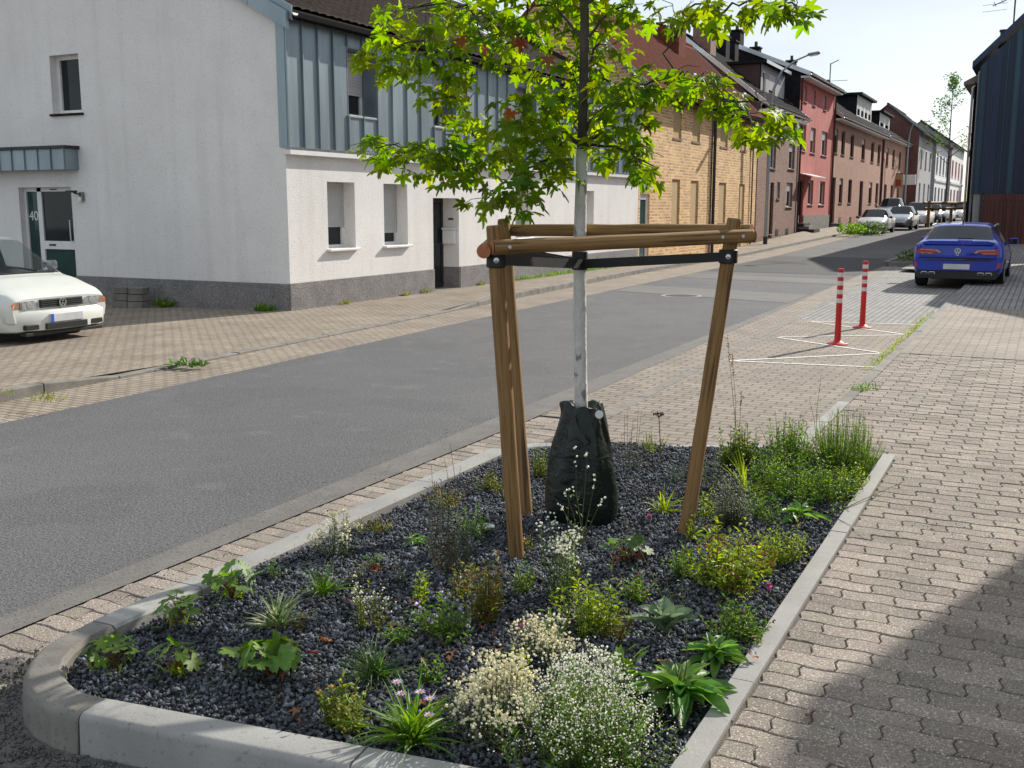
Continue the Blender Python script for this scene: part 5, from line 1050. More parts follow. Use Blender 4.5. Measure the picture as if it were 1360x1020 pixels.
# ---------------------------------------------------------------- watering bag
wb = thing('watering_bag', 'dark green watering bag wrapped round the foot of the trunk', 'watering bag', (TX, TY, GZ))
b = MB(); n = 56; prof = [(0, .192, .17), (.04, .208, .184), (.15, .203, .18), (.30, .186, .165), (.42, .164, .145), (.52, .138, .12), (.585, .118, .10), (.62, .106, .09), (.65, .098, .084)]
rings = []
ph = [U(0, 6.28) for _ in range(6)]
for k, (z, ra_, rb_) in enumerate(prof):
    rg = []
    for j in range(n):
        a = 2*math.pi*j/n; w_ = .010*math.sin(3*a+ph[0]+z*4)+.008*math.sin(7*a+ph[1]-z*9)+.005*math.sin(13*a+ph[2]+z*14); w_ *= (.5+z*1.3) if k < 6 else .4
        crease = .006*math.sin(z*60+5*math.cos(a-.4))*max(0, math.cos(a-.2))*(1 if .05 < z < .4 else .2)
        top = .012*math.sin(2*a+.6)+.010*math.sin(5*a+1) if k >= 7 else 0
        
        ex = .035 if (k >= 7 and abs(a-3.45) < .22) else 0
        rg.append(b.p(TX+.015+(ra_+w_+crease+ex)*math.cos(a), TY+(rb_+w_+crease)*math.sin(a), GZ-.01+z+top))
    rings.append(rg)
for q, r in zip(rings, rings[1:]):
    for j in range(n): b.face(q[j], q[(j+1) % n], r[(j+1) % n], r[j])
inner = [b.p(TX+.015+.06*math.cos(2*math.pi*j/n), TY+.055*math.sin(2*math.pi*j/n), GZ+.60) for j in range(n)]
for j in range(n): b.face(rings[-1][j], rings[-1][(j+1) % n], inner[(j+1) % n], inner[j])
bag = b.build('bag', M['bag'], wb, smooth=True); md = bag.modifiers.new('s', 'SUBSURF'); md.levels = md.render_levels = 1
vv = (Vector((0,0,CAM_H))-Vector((TX, TY, .6))); vv.z = 0; vv.normalize(); sd_ = Vector((-vv.y, vv.x, 0))
# carrying strap, front seam and round white label
fp = lambda s_, z, r: Vector((TX+.015, TY, GZ+z))+vv*r+sd_*s_
def ribbon(name, pts, w, m, par):
    b = MB()
    for p, q in zip(pts, pts[1:]):
        d = (q-p).normalized(); nn = d.cross(vv).normalized()*w/2; i = [b.p(*x) for x in (p+nn, p-nn, q-nn, q+nn)]; j = [b.p(*(x+vv*.004)) for x in (p+nn, p-nn, q-nn, q+nn)]
        b.face(*i); b.face(*j)
        for k in range(4): b.face(i[k], i[(k+1) % 4], j[(k+1) % 4], j[k])
    return b.build(name, M[m], par)
ribbon('strap', [fp(-.075, .60, .10), fp(-.03, .50, .148), fp(.02, .44, .17)], .028, 'rubber', wb)
ribbon('seam', [fp(-.165, .36, .118), fp(-.05, .352, .178), fp(.06, .352, .180), fp(.14, .36, .135)], .012, 'rubber', wb)
b = MB(o=fp(.085, .585, .095), u=sd_, v=Vector((0,0,1)), w=vv); b.lathe([(.022, 0), (.022, .003), (.012, .0035)], 16); b.build('label', M['pvc'], wb)

# ---------------------------------------------------------------- far young street tree with its own stakes
p = gnd(1254, 290, .75)
ft = thing('street_tree', 'slim young street tree with sparse leaves far down the street', 'tree', p)
top = onY(1254, 100, p.y).z; H_ = top-p.z
MB().tube([(p.x, p.y, p.z-.1), (p.x+.05, p.y, p.z+H_*.35), (p.x, p.y, p.z+H_*.7), (p.x, p.y, top)], [.10, .085, .05, .015], 8).build('trunk', M['bark'], ft, smooth=60)
V = []; F = []
def cloud(V, F, c, rad, n, s):
    for k in range(n):
        while True:
            q = Vector((U(-1,1), U(-1,1), U(-1,1)))
            if q.length < 1: break
        a = c+Vector((q.x*rad[0], q.y*rad[1], q.z*rad[2])); m_ = Euler((U(0,6), U(0,6), U(0,6))).to_matrix(); i = len(V); sz = s*U(.6, 1.3)
        V += [tuple(a+m_ @ Vector(v)*sz) for v in ((0,-1,0), (.55,0,.1), (0,1,0), (-.55,0,.1))]; F.append((i, i+1, i+2, i+3))
for k in range(26):
    t_ = U(.38, .97); z = p.z+H_*t_; r_ = (1.0-t_)*H_*.30+.25; a = U(0, 6.28); e_ = Vector((p.x+r_*math.cos(a), p.y+r_*math.sin(a), z+r_*.7))
    MB().tube([(p.x, p.y, z), tuple(Vector((p.x, p.y, z)).lerp(e_, .5)+Vector((0,0,-.06))), tuple(e_)], [.035, .022, .01], 5).build('branch', M['bark'], ft)
    cloud(V, F, e_, (.5, .5, .5), 26, .12); cloud(V, F, Vector((p.x, p.y, z)).lerp(e_, .55), (.4, .4, .4), 14, .11)
link('crown', rawmesh('crown', V, F, M['f_dark']), ft, 'stuff')
fs = thing('tree_stakes', 'far wooden stakes and rails round the slim street tree', 'tree stakes', p); pts = [gnd(1232, 300, .6), gnd(1262, 298, .62), gnd(1283, 298, .62)]
zt2 = onY(1232, 267, pts[0].y).z
for q in pts: MB().tube([(q.x, q.y, q.z-.1), (q.x, q.y, zt2)], .10, 8).build('stake', M['wood'], fs)
for a, c in ((0, 1), (1, 2)): MB().tube([(pts[a].x-.3, pts[a].y-.12, zt2-.12), (pts[c].x+.3, pts[c].y-.12, zt2-.1)], .09, 8).build('rail', M['wood'], fs)
MB().tube([(pts[0].x-.3, pts[0].y+.6, zt2-.5), (pts[2].x+.3, pts[2].y+.6, zt2-.45)], .09, 8).build('rail', M['wood'], fs)
# ============================================================ plants of the bed
class PB:                                             # fast leaf builder in world coordinates
    def __init__(s): s.V = []; s.F = []
    def blade(s, base, yaw, el, L_, w, droop=.6, seg=3, fold=.25, tipw=.0, bulge=.45, twist=0.):
        """leaf blade: starts at elevation el, bends down by droop; widest at bulge"""
        p = Vector(base); d = Vector((math.cos(yaw), math.sin(yaw), 0)); sd_ = Vector((-d.y, d.x, 0)); prev = None; st = L_/seg
        if twist: sd_ = (sd_*math.cos(twist)+Vector((0,0,1))*math.sin(twist))
        for k in range(seg+1):
            t = k/seg; ww = w*(max(tipw, math.sin(math.pi*min(1, (t**(math.log(.5)/math.log(bulge)))))) if 0 < t < 1 else (.22 if t == 0 else max(tipw, .03)))*.5
            e = el-droop*t; i = len(s.V); up = Vector((0, 0, ww*fold*2))
            for q in (p-sd_*ww+up, p, p+sd_*ww+up): s.V.append((q.x, q.y, q.z))
            if prev is not None: s.F += [(prev, prev+1, i+1, i), (prev+1, prev+2, i+2, i+1)]
            prev = i; p = p+(d*math.cos(e)+Vector((0,0,1))*math.sin(e))*st
        return p
    def stalk(s, a, c, r, r1=None):
        a = Vector(a); c = Vector(c); d = (c-a).normalized(); o = d.orthogonal().normalized(); q = d.cross(o); r1 = r if r1 is None else r1; i = len(s.V)
        for pt, rr in ((a, r), (c, r1)):
            for k in range(3): v = pt+(o*math.cos(k*2.094)+q*math.sin(k*2.094))*rr; s.V.append((v.x, v.y, v.z))
        s.F += [(i, i+1, i+4, i+3), (i+1, i+2, i+5, i+4), (i+2, i, i+3, i+5)]
    def floret(s, c, r, n=5, tilt=.5):
        c = Vector(c); m_ = Euler((U(-tilt, tilt), U(-tilt, tilt), U(0, 6))).to_matrix(); i = len(s.V)
        s.V.append(tuple(c))
        for k in range(n):
            a = 2*math.pi*k/n
            for da, rr, z in ((-.35, .7, .1), (.35, .7, .1)): v = c+m_ @ Vector((math.cos(a+da)*r*rr*1.2, math.sin(a+da)*r*rr*1.2, r*.25)); s.V.append(tuple(v))
            j = i+1+2*k; s.F.append((i, j, j+1, i)) if False else s.F.append((i, j, j+1, j+1))
    def puff(s, c, r):                                 # small rounded flower head: squashed octahedron
        c = Vector(c); i = len(s.V); m_ = Euler((U(0,6), U(0,6), U(0,6))).to_matrix()
        for v in oct_: s.V.append(tuple(c+m_ @ Vector(v)*r*U(.75, 1.15)))
        for f in ofs: s.F.append((i+int(f[0]), i+int(f[1]), i+int(f[2]), i+int(f[2])))
    def done(s, name, m, parent, kind=None, smooth=False):
        if not s.V: return None
        F = [f[:3] if f[2] == f[3] else f for f in s.F]
        me = bpy.data.meshes.new(name); me.from_pydata(s.V, [], F); me.materials.append(M[m])
        if smooth: shade(me)
        return link(name, me, parent, kind)
def spot(px, py): q = gnd(px, py, GZ); return Vector((q.x, q.y, zbed(q.x, q.y) if inbed(q.x, q.y) else q.z))
def pxm(p): return FPX/((p-Vector((0,0,CAM_H))).dot(_fw))     # pixels a metre at a place
# lobed leaf for cranesbills: 5 broad lobes
def lobed(name, m):
    V = [(0, 0, 0)]; F = []
    for k in range(5):
        a = R(-120+k*60)
        for da, r, z in ((-.46, .55, .06), (-.28, .92, .0), (-.09, .90, .03), (0, 1.0, -.02), (.09, .90, .03), (.28, .92, .0)): V.append((r*math.sin(a+da), r*math.cos(a+da)+.15, z))
    V.append((.52*math.sin(R(147)), .52*math.cos(R(147))+.15, .05)); F = [(0, i, i+1) for i in range(1, len(V)-1)]
    return rawmesh(name, V, F, M[m])
M['lf_o'] = mat('cranesbill_leaf', [(.06,.145,.022),(.13,.225,.032)], 12, .5, obj=.4, transl=.45); M['lf_mull'] = mat('mullein_leaf', [(.13,.20,.11),(.19,.26,.15)], 18, .7, .4, 60, obj=.2, transl=.25); M['lf_ros'] = mat('rosette_leaf', [(.07,.17,.034),(.13,.25,.055)], 14, .45, .25, 45, obj=.35, transl=.4)
LOB = lobed('leaf', 'lf_o')
def big_leaf(m, w=.30):
    V = []; F = []; seg = 8
    for k in range(seg+1):
        t = k/seg; ww = w*(.12+.95*math.sin(math.pi*min(1, t**1.25))**.8 if 0 < t < 1 else (.10 if t == 0 else .0)); z = -.28*t*t+.10*math.sin(math.pi*t)
        rp = .018*math.sin(k*2.2)
        V += [(-ww, t, z+.10*ww/w+rp), (-ww*.5, t, z+.02), (0, t, z-.025), (ww*.5, t, z+.02), (ww, t, z+.10*ww/w-rp)]
    for k in range(seg):
        for j in range(4): a = k*5+j; F.append((a, a+1, a+6, a+5))
    return rawmesh('leaf', V, F, M[m], True)
BIG_R, BIG_M = big_leaf('lf_ros', .135), big_leaf('lf_mull', .24)
PLANTS = []
def plant(name, label, cat, px, py, group=None):
    c = spot(px, py); PLANTS.append((c, label)); return thing(name, label, cat, c, group), c
def cranesbill(px, py, wpx, hpx, label, n=15, leaf=.042):
    t, c = plant('cranesbill', label, 'plant', px, py, 'lobed-leaf perennials in the gravel'); k = pxm(c); r = wpx/2/k; h = hpx/k; st = PB()
    for i in range(n):
        a = i*2.4+U(-.3, .3); q = math.sqrt((i+.5)/n)*r*.85; e = c+Vector((q*math.cos(a), q*math.sin(a), h*(.95-.5*(q/r)**2)*U(.7, 1.05)))
        mid = c.lerp(e, .5)+Vector((0, 0, h*.15)); st.stalk(c+Vector((U(-.01,.01), U(-.01,.01), -.005)), mid, .0022); st.stalk(mid, e, .0022, .0015)
        o = link('leaf', LOB, t); o.location = e-c; s = leaf*U(.65, 1.2); o.scale = (s, s, s); o.rotation_euler = (random.gauss(-.35, .35), random.gauss(0, .35), a-math.pi/2+U(-.6, .6))
    st.done('stems', 'stem_red', t); pb = PB()
    for i in range(26): pb.blade(c+Vector((random.gauss(0, r*.35), random.gauss(0, r*.35), .0)), U(0, 6.28), U(.3, 1.2), h*U(.3, .6), .012, .5, 2)
    pb.done('young_leaves', random.choice(['f_olive', 'f_lime', 'f_rust']), t, 'stuff'); return t
def tuft(px, py, wpx, hpx, label, m='f_green', n=70, w=.006, flowers=None, name='grass_tuft', cat='grass', droop=1.1, group=None):
    t, c = plant(name, label, cat, px, py, group); k = pxm(c); L_ = math.hypot(wpx/2, hpx)/k; pb = PB()
    for i in range(n):
        el = U(.35, 1.45); pb.blade(c+Vector((random.gauss(0,.012), random.gauss(0,.012), -.005)), U(0, 6.28), el, L_*U(.6, 1.1), w*U(.7, 1.3), droop*U(.4, 1.2), 5, .35, bulge=.35)
    pb.done('blades', m, t, 'stuff')
    if flowers:
        fm, fn, fr = flowers; st = PB(); fl = PB(); ey = PB()
        for i in range(fn):
            e = c+Vector((random.gauss(0, wpx/k*.22), random.gauss(0, wpx/k*.22), hpx/k*U(.55, .95))); st.stalk(c, e, .0016)
            for q in range(9): fl.blade(e, q*.7, .35, fr, fr*.34, .5, 2, .1)
            ey.puff(e+Vector((0,0,.003)), fr*.28)
        st.done('flower_stems', 'stem', t); fl.done('flowers', fm, t, 'stuff'); ey.done('flower_centres', 'fl_yel', t, 'stuff')
    return t
def stemmy(px, py, wpx, hpx, label, m='f_green', n=40, leafL=.022, leafW=.009, per=9, up=1.0, fl=None, name='perennial', cat='plant', stem='stem', extra=None, dome=True, el=.5, group=None, droop=.4):
    """clump of leafy stems filling a dome; fl = (material, number, radius, mode)"""
    t, c = plant(name, label, cat, px, py, group); k = pxm(c); r = wpx/2/k*1.1; h = hpx/k*1.25; n = int(n*1.35); leafL *= 1.25; leafW *= 1.4; lv = PB(); st = PB(); f_ = PB(); ex = PB()
    subs = [(0, 0, 1., .75)]+[(U(-.62, .62)*r, U(-.62, .62)*r, U(.45, 1.0), U(.35, .65)) for _ in range(2 if wpx < 50 else 4 if wpx < 100 else 6)]
    for i in range(n):
        sx_, sy_, sh_, sr_ = subs[0] if random.random() < .3 else random.choice(subs)
        a = U(0, 6.28); q = math.sqrt(random.random()); hh = h*sh_*U(.5, 1.08)*((1-.5*q*q) if dome else U(.6, 1)); cc = c+Vector((sx_, sy_, 0)); rr_ = r*sr_*1.15
        b0 = cc+Vector((math.cos(a)*q*rr_*.35, math.sin(a)*q*rr_*.35, -.012)); e = cc+Vector((math.cos(a)*q*rr_*up+random.gauss(0,.012), math.sin(a)*q*rr_*up+random.gauss(0,.012), hh)); mid = b0.lerp(e, .5)+Vector((math.cos(a)*rr_*.1, math.sin(a)*rr_*.1, 0))
        st.stalk(b0, mid, .0018); st.stalk(mid, e, .0016, .0008)
        for j in range(per):
            s = (j+.6)/per; p = b0.lerp(mid, s*2) if s < .5 else mid.lerp(e, s*2-1)
            g = ex if (extra and random.random() < extra[1]) else lv
            g.blade(p, j*2.4+U(-.5, .5)+i, el+U(-.35, .45), leafL*U(.65, 1.3), leafW*U(.7, 1.25), droop*U(.3, 1.6), 2, .3, twist=U(-.5, .5))
        if fl and random.random() < fl[3]:
            for j in range(fl[1]):
                p = e+Vector((random.gauss(0, fl[4]), random.gauss(0, fl[4]), random.gauss(0, fl[4]*.7))); f_.puff(p, fl[2]*U(.6, 1.25))
    st.done('stems', stem, t); lv.done('foliage', m, t, 'stuff')
    if extra: ex.done('turning_leaves', extra[0], t, 'stuff')
    if fl: f_.done('flowers', fl[0], t, 'stuff')
    return t
def rosette(px, py, wpx, label, n=22, me=None, L_=None, el=(.15, .95), stalk=0, sx=1.):
    t, c = plant('rosette_plant', label, 'plant', px, py, 'broad-leaved rosettes'); k = pxm(c); L_ = L_ or wpx/2/k
    for i in range(n):
        o = link('leaf', me or BIG_R, t); f = i/n; s = L_*lerp(1.0, .55, f)*U(.85, 1.12); o.scale = (s*sx*U(.85, 1.15), s, s); o.location = (random.gauss(0, .006), random.gauss(0, .006), .01+.03*f); o.rotation_euler = (lerp(el[0], el[1], f)+U(-.1, .15), U(-.2, .2), i*2.4+U(-.25, .25))
    if stalk:
        st = PB(); e = c+Vector((.02, -.02, stalk)); st.stalk(c, c.lerp(e, .5)+Vector((.015, 0, 0)), .003); st.stalk(c.lerp(e, .5)+Vector((.015, 0, 0)), e, .0025, .0015); fl = PB(); fl.puff(e, .012); st.done('flower_stalk', 'stem', t); fl.done('seed_head', 'f_grey', t)
    return t
def wands(px, py, tops, label, fm='fl_white', m='f_green', fr=.009, name='wand_flower', nf=5):
    t, c = plant(name, label, 'flower', px, py, 'thin flower wands'); st = PB(); fl = PB(); lv = PB()
    for (tx, ty) in tops:
        e = onY(tx, ty, c.y+U(-.06, .06)); m_ = c.lerp(e, .5)+Vector((U(-.015,.015), U(-.015,.015), 0)); st.stalk(c+Vector((U(-.02,.02), U(-.02,.02), -.01)), m_, .0022); st.stalk(m_, e, .0018, .001)
        for j in range(nf):
            q = m_.lerp(e, U(.55, 1.0)); fl.puff(q+Vector((random.gauss(0,.006), 0, random.gauss(0,.004))), fr*U(.45, 1.1))
        for j in range(7): lv.blade(c.lerp(m_, U(0, .9)), U(0, 6.28), .5, .03, .007, .5, 2)
    st.done('stems', 'stem', t); fl.done('flowers', fm, t, 'stuff'); lv.done('leaves', m, t, 'stuff'); return t

cranesbill(150, 880, 78, 42, 'bright lobed-leaf plant in the rounded front corner of the bed')
cranesbill(238, 830, 66, 44, 'lobed-leaf plant beside the left kerb, second from the corner')
cranesbill(310, 795, 74, 42, 'lobed-leaf plant against the left kerb, third from the corner', 18)
cranesbill(233, 895, 66, 46, 'sparse lobed-leaf plant alone in the front gravel', 9)
cranesbill(357, 897, 90, 52, 'large lobed-leaf plant in front of the variegated tuft', 13, .058)
tuft(370, 838, 74, 44, 'variegated spiky tuft behind the large lobed-leaf plant', 'f_vari', 60, .012, name='variegated_tuft', cat='plant', droop=.8)
tuft(430, 792, 60, 46, 'small green grass tuft in the middle left of the gravel', 'f_green', 55, .006)
stemmy(442, 738, 62, 56, 'cream flowered yarrow beside the left kerb', 'f_grey', 30, .022, .006, 8, fl=('fl_cream', 9, .0065, .8, .016), name='yarrow', cat='flower')
cranesbill(498, 757, 38, 22, 'tiny pale plant between yarrow and rosette', 8, .026)
stemmy(490, 832, 44, 66, 'upright white-dotted herb behind the dark grass tuft', 'f_olive', 18, .016, .007, 9, fl=('fl_white', 5, .004, .8, .014), dome=False)
rosette(551, 725, 50, 'small lime green rosette left of the stakes', 12, L_=.075)
tuft(497, 898, 84, 62, 'dark narrow-leaved grass tuft in the front gravel', 'f_dark', 110, .0055, ('fl_cream', 1, .012), droop=1.3)
stemmy(457, 955, 62, 62, 'low yellow and green bushy plant at the front of the bed', 'f_olive', 40, .020, .010, 9, extra=('f_lime', .35), fl=('fl_yel', 1, .006, .3, .004))
tuft(548, 985, 108, 82, 'strap-leaved clump with lilac daisies near the front kerb', 'f_green', 95, .012, ('fl_lilac', 5, .022), name='aster_clump', cat='flower', droop=1.0)
stemmy(596, 765, 74, 112, 'blue-green feathery plant left of the stakes', 'f_blue', 40, .022, .006, 14, dome=False, stem='stem_red', fl=('fl_lilac', 2, .005, .3, .008))
stemmy(655, 975, 116, 88, 'white alyssum cushion beside the lilac daisies', 'f_grey', 85, .018, .006, 8, fl=('fl_cream', 11, .0062, .95, .016), name='alyssum', cat='flower')
stemmy(722, 872, 84, 48, 'smaller white alyssum patch behind the big cushion', 'f_grey', 50, .016, .006, 6, fl=('fl_cream', 9, .006, .9, .015), name='alyssum', cat='flower')
stemmy(782, 1010, 178, 108, 'large airy cushion of tiny white flowers at the front', 'f_green', 210, .020, .005, 13, fl=('fl_white', 9, .0033, .95, .020), name='calamint', cat='flower', up=1.05)
stemmy(790, 925, 90, 66, 'white flowering patch between alyssum and broad rosette', 'f_grey', 70, .018, .006, 8, fl=('fl_white', 9, .0045, .9, .016), name='alyssum', cat='flower')
rosette(903, 918, 172, 'broad green rosette with a thin stalk beside the right edging', 38, stalk=.32, el=(.10, .9))
rosette(885, 838, 88, 'grey felted mullein with upright leaves', 15, BIG_M, .175, (.7, 1.35))
rosette(952, 868, 104, 'dark green rosette between mullein and right edging', 32, el=(.15, 1.0))
stemmy(826, 895, 48, 42, 'fresh green shoots left of the broad rosette', 'f_green', 12, .05, .014, 4)
stemmy(962, 778, 124, 82, 'large leafy shrub in front of the right stake', 'f_lime', 70, .030, .012, 11, extra=('f_rust', .10), name='leafy_shrub', cat='shrub')
stemmy(1040, 740, 72, 50, 'dense light green bush beside the right edging', 'f_lime', 60, .016, .008, 9, name='small_bush', cat='shrub')
stemmy(978, 838, 74, 50, 'low green bush behind the dark rosette', 'f_green', 60, .018, .007, 9, fl=('fl_mag', 1, .006, .05, .004), name='small_bush', cat='shrub')
rosette(1062, 690, 96, 'dark rosette under the feathery plants by the right edging', 18, L_=.15)
stemmy(1105, 660, 92, 46, 'leafy green bush beside the right edging, upper end', 'f_green', 70, .020, .010, 8, name='small_bush', cat='shrub')
stemmy(1115, 622, 84, 72, 'upright needle-leaved lavender at the far right corner', 'f_green', 190, .022, .0030, 24, el=1.0, name='lavender', cat='plant', up=1.15)
stemmy(1045, 618, 70, 60, 'green bush left of the lavender', 'f_green', 110, .024, .009, 12, fl=('fl_lilac', 2, .004, .2, .006), name='small_bush', cat='shrub')
stemmy(980, 618, 64, 54, 'dark yellowish bush left of the green bush', 'f_dark', 100, .026, .010, 10, extra=('f_olive', .5), name='small_bush', cat='shrub')
tuft(990, 652, 46, 60, 'yellow-green upright spears in front of the dark bush', 'f_lime', 22, .014, name='iris_shoots', cat='plant', droop=.35)
stemmy(972, 700, 58, 68, 'silvery feathery plant right of the right stake', 'f_grey', 70, .018, .005, 14, fl=('fl_white', 3, .003, .6, .012))
stemmy(1050, 660, 96, 62, 'grey-green wispy plant before the leafy bush', 'f_green', 90, .024, .0065, 12)
wands(978, 600, [(966, 445), (972, 470), (985, 520)], 'tall straw coloured grass ears beside the right stake', 'f_straw', 'f_straw', .007, 'tall_grass', 26)
wands(1085, 590, [(1091, 495), (1075, 530), (1040, 548), (1108, 560)], 'thin dry stalks rising above the lavender', 'fl_dred', 'f_straw', .004, 'dry_stalks', 2)
t, c = plant('sedum', 'single dark red stonecrop head on a bare stem', 'flower', 878, 618); e = onY(875, 549, c.y); st = PB(); st.stalk(c, e, .004, .003); fl = PB()
for k in range(60): a = U(0, 6.28); q = math.sqrt(random.random())*.036; fl.puff(e+Vector((q*math.cos(a), q*math.sin(a), U(-.004, .008)-q*.2)), .006)
for k in range(8): a = k*.8; st.stalk(e-Vector((0,0,.03)), e+Vector((.028*math.cos(a), .028*math.sin(a), -.004)), .0018)
st.done('stem', 'stem_red', t); fl.done('flower_head', 'fl_dred', t)
tuft(880, 682, 48, 38, 'small fountain tuft left of the right stake', 'f_lime', 40, .007)
stemmy(836, 622, 34, 70, 'wispy pale plant behind the watering bag', 'f_grey', 14, .014, .004, 10, dome=False, fl=('fl_white', 2, .0035, .6, .008))
cranesbill(832, 742, 66, 36, 'pale lobed-leaf plant with orange leaves beside the bag', 14, .040)
stemmy(742, 800, 60, 118, 'white flower plumes in front of the watering bag', 'f_green', 26, .020, .006, 9, fl=('fl_white', 8, .0055, .9, .018), dome=False, name='plume_flower', cat='flower')
stemmy(788, 830, 92, 74, 'fresh leafy clump in the middle of the bed', 'f_lime', 40, .026, .010, 10)
wands(770, 715, [(765, 592), (792, 630), (801, 660), (750, 650), (742, 668), (780, 600)], 'bare wands with white flowers before the dark bag')
stemmy(650, 828, 62, 82, 'reddish green upright plant in front of the left stakes', 'f_olive', 34, .026, .008, 11, extra=('f_rust', .25), dome=False)
stemmy(562, 808, 28, 54, 'single bright green leafy stem in the gravel', 'f_lime', 6, .024, .010, 12, dome=False)
stemmy(588, 846, 84, 58, 'low mixed clump with lilac flowers', 'f_green', 34, .024, .009, 8, fl=('fl_lilac', 3, .008, .35, .010))
stemmy(718, 628, 32, 40, 'low green mat behind the left stakes', 'f_lime', 40, .012, .006, 7, name='ground_cover')
stemmy(650, 650, 60, 26, 'flat green mat at the left kerb by the stakes', 'f_olive', 45, .014, .006, 6, name='ground_cover')
stemmy(592, 668, 66, 24, 'low brownish mat along the left kerb', 'f_olive', 45, .014, .006, 6, extra=('f_rust', .2), name='ground_cover')
stemmy(503, 702, 48, 20, 'small olive mat behind the yarrow', 'f_olive', 30, .014, .006, 6, extra=('f_rust', .2), name='ground_cover')
stemmy(622, 712, 54, 44, 'fresh green sprigs left of the front stake', 'f_green', 16, .03, .009, 8)
stemmy(366, 768, 34, 22, 'small dark sprig against the left kerb', 'f_dark', 14, .016, .006, 7)
stemmy(942, 650, 40, 56, 'silvery sprig behind the right stake', 'f_grey', 22, .016, .004, 11)
stemmy(905, 640, 40, 40, 'thin grey-green sprig left of the right stake', 'f_blue', 16, .016, .005, 9)
stemmy(868, 600, 44, 26, 'yellow-green mat at the far edge of the bed', 'f_lime', 24, .014, .006, 6, name='ground_cover')
stemmy(1140, 610, 40, 22, 'small sprigs right of the lavender', 'f_dark', 16, .014, .006, 6)
stemmy(700, 735, 26, 22, 'tiny orange flower at the foot of the front stake', 'f_olive', 8, .016, .006, 5, fl=('fl_yel', 2, .005, .5, .006), name='small_flower', cat='flower')
stemmy(735, 850, 40, 40, 'small green shoots behind the alyssum', 'f_green', 10, .028, .009, 7)
stemmy(820, 840, 44, 44, 'green shoots left of the mullein', 'f_olive', 14, .026, .009, 8, extra=('f_rust', .15))
stemmy(1085, 650, 60, 30, 'low leafy plant inside the far bushes', 'f_green', 30, .022, .01, 6)
stemmy(530, 775, 30, 24, 'tiny grey sprig in open gravel', 'f_blue', 10, .014, .005, 6)
stemmy(920, 720, 40, 30, 'yellowish sprigs at the foot of the right stake', 'f_lime', 12, .022, .006, 7)
stemmy(575, 905, 36, 40, 'small weedy sprig between lilac daisies and dark tuft', 'f_green', 12, .022, .008, 7)
stemmy(688, 905, 40, 44, 'ragged green sprig inside the white alyssum', 'f_lime', 14, .024, .008, 7)
stemmy(700, 790, 44, 40, 'loose low sprigs before the white plumes', 'f_green', 16, .022, .008, 7, extra=('f_olive', .3))
stemmy(610, 800, 40, 46, 'leafy sprig with brown tips left of the reddish plant', 'f_olive', 14, .024, .009, 8, extra=('f_rust', .2))
stemmy(530, 850, 50, 26, 'feathery green sprig beside the dark grass tuft', 'f_green', 18, .018, .006, 8)
stemmy(760, 770, 40, 50, 'grey-green sprig right of the white plumes', 'f_grey', 16, .02, .006, 9)
stemmy(850, 790, 50, 34, 'low sprawling green plant above the mullein', 'f_green', 20, .024, .009, 7, extra=('f_rust', .12))
stemmy(935, 690, 46, 34, 'yellow-green sprig right at the foot of the right stake', 'f_lime', 16, .022, .008, 7)
stemmy(1010, 690, 60, 44, 'wispy green growth between silvery plant and dark rosette', 'f_green', 36, .022, .006, 10)
stemmy(1130, 645, 46, 34, 'leafy green plant leaning on the right edging', 'f_lime', 36, .02, .009, 8)
stemmy(1020, 640, 56, 44, 'mid green growth behind the silvery plant', 'f_green', 40, .022, .008, 9)
stemmy(905, 765, 40, 40, 'green sprig left of the large leafy shrub', 'f_green', 18, .024, .008, 8)
stemmy(1000, 760, 54, 48, 'turning shoots at the right of the large leafy shrub', 'f_lime', 24, .026, .010, 8, extra=('f_rust', .22))
stemmy(470, 770, 30, 24, 'small pale sprig behind the white-dotted herb', 'f_grey', 10, .014, .006, 6)
stemmy(400, 840, 24, 20, 'tiny sprig right of the variegated tuft', 'f_olive', 8, .014, .006, 6, extra=('f_rust', .3))
stemmy(680, 660, 34, 30, 'low sprig between the two left stakes', 'f_green', 12, .018, .007, 7)
wands(1098, 682, [(1200, 640), (1175, 655), (1150, 630)], 'trailing stalks leaning over the right edging', 'f_lime', 'f_green', .006, 'trailing_stalks', 5)
wands(1040, 640, [(1005, 560), (1030, 545), (1062, 560), (1090, 600)], 'loose thin stalks with buds above the green bush', 'fl_cream', 'f_green', .006, 'thin_stalks', 3)
wands(605, 690, [(598, 590), (612, 620), (590, 610)], 'hair-thin dry stalks at the left kerb', 'f_straw', 'f_straw', .004, 'dry_stalks', 3)
wands(900, 820, [(918, 660), (830, 690), (880, 740)], 'long pale stalks rising from the mullein', 'f_lime', 'f_green', .006, 'thin_stalks', 2)
for px, py, h, lab in ((697, 829, 26, 'magenta bloom among the white alyssum'), (862, 686, 12, 'magenta bloom lying low left of the right stake'), (1022, 772, 20, 'small magenta bloom near the right edging')):
    t, c = plant('pink_flower', lab, 'flower', px, py+h); e = c+Vector((0, 0, h/pxm(c))); st = PB(); st.stalk(c, e, .002); fl = PB(); [fl.puff(e+Vector((random.gauss(0,.007), random.gauss(0,.007), random.gauss(0,.005))), .007) for _ in range(12)]; st.done('stem', 'stem', t); fl.done('petals', 'fl_mag', t)
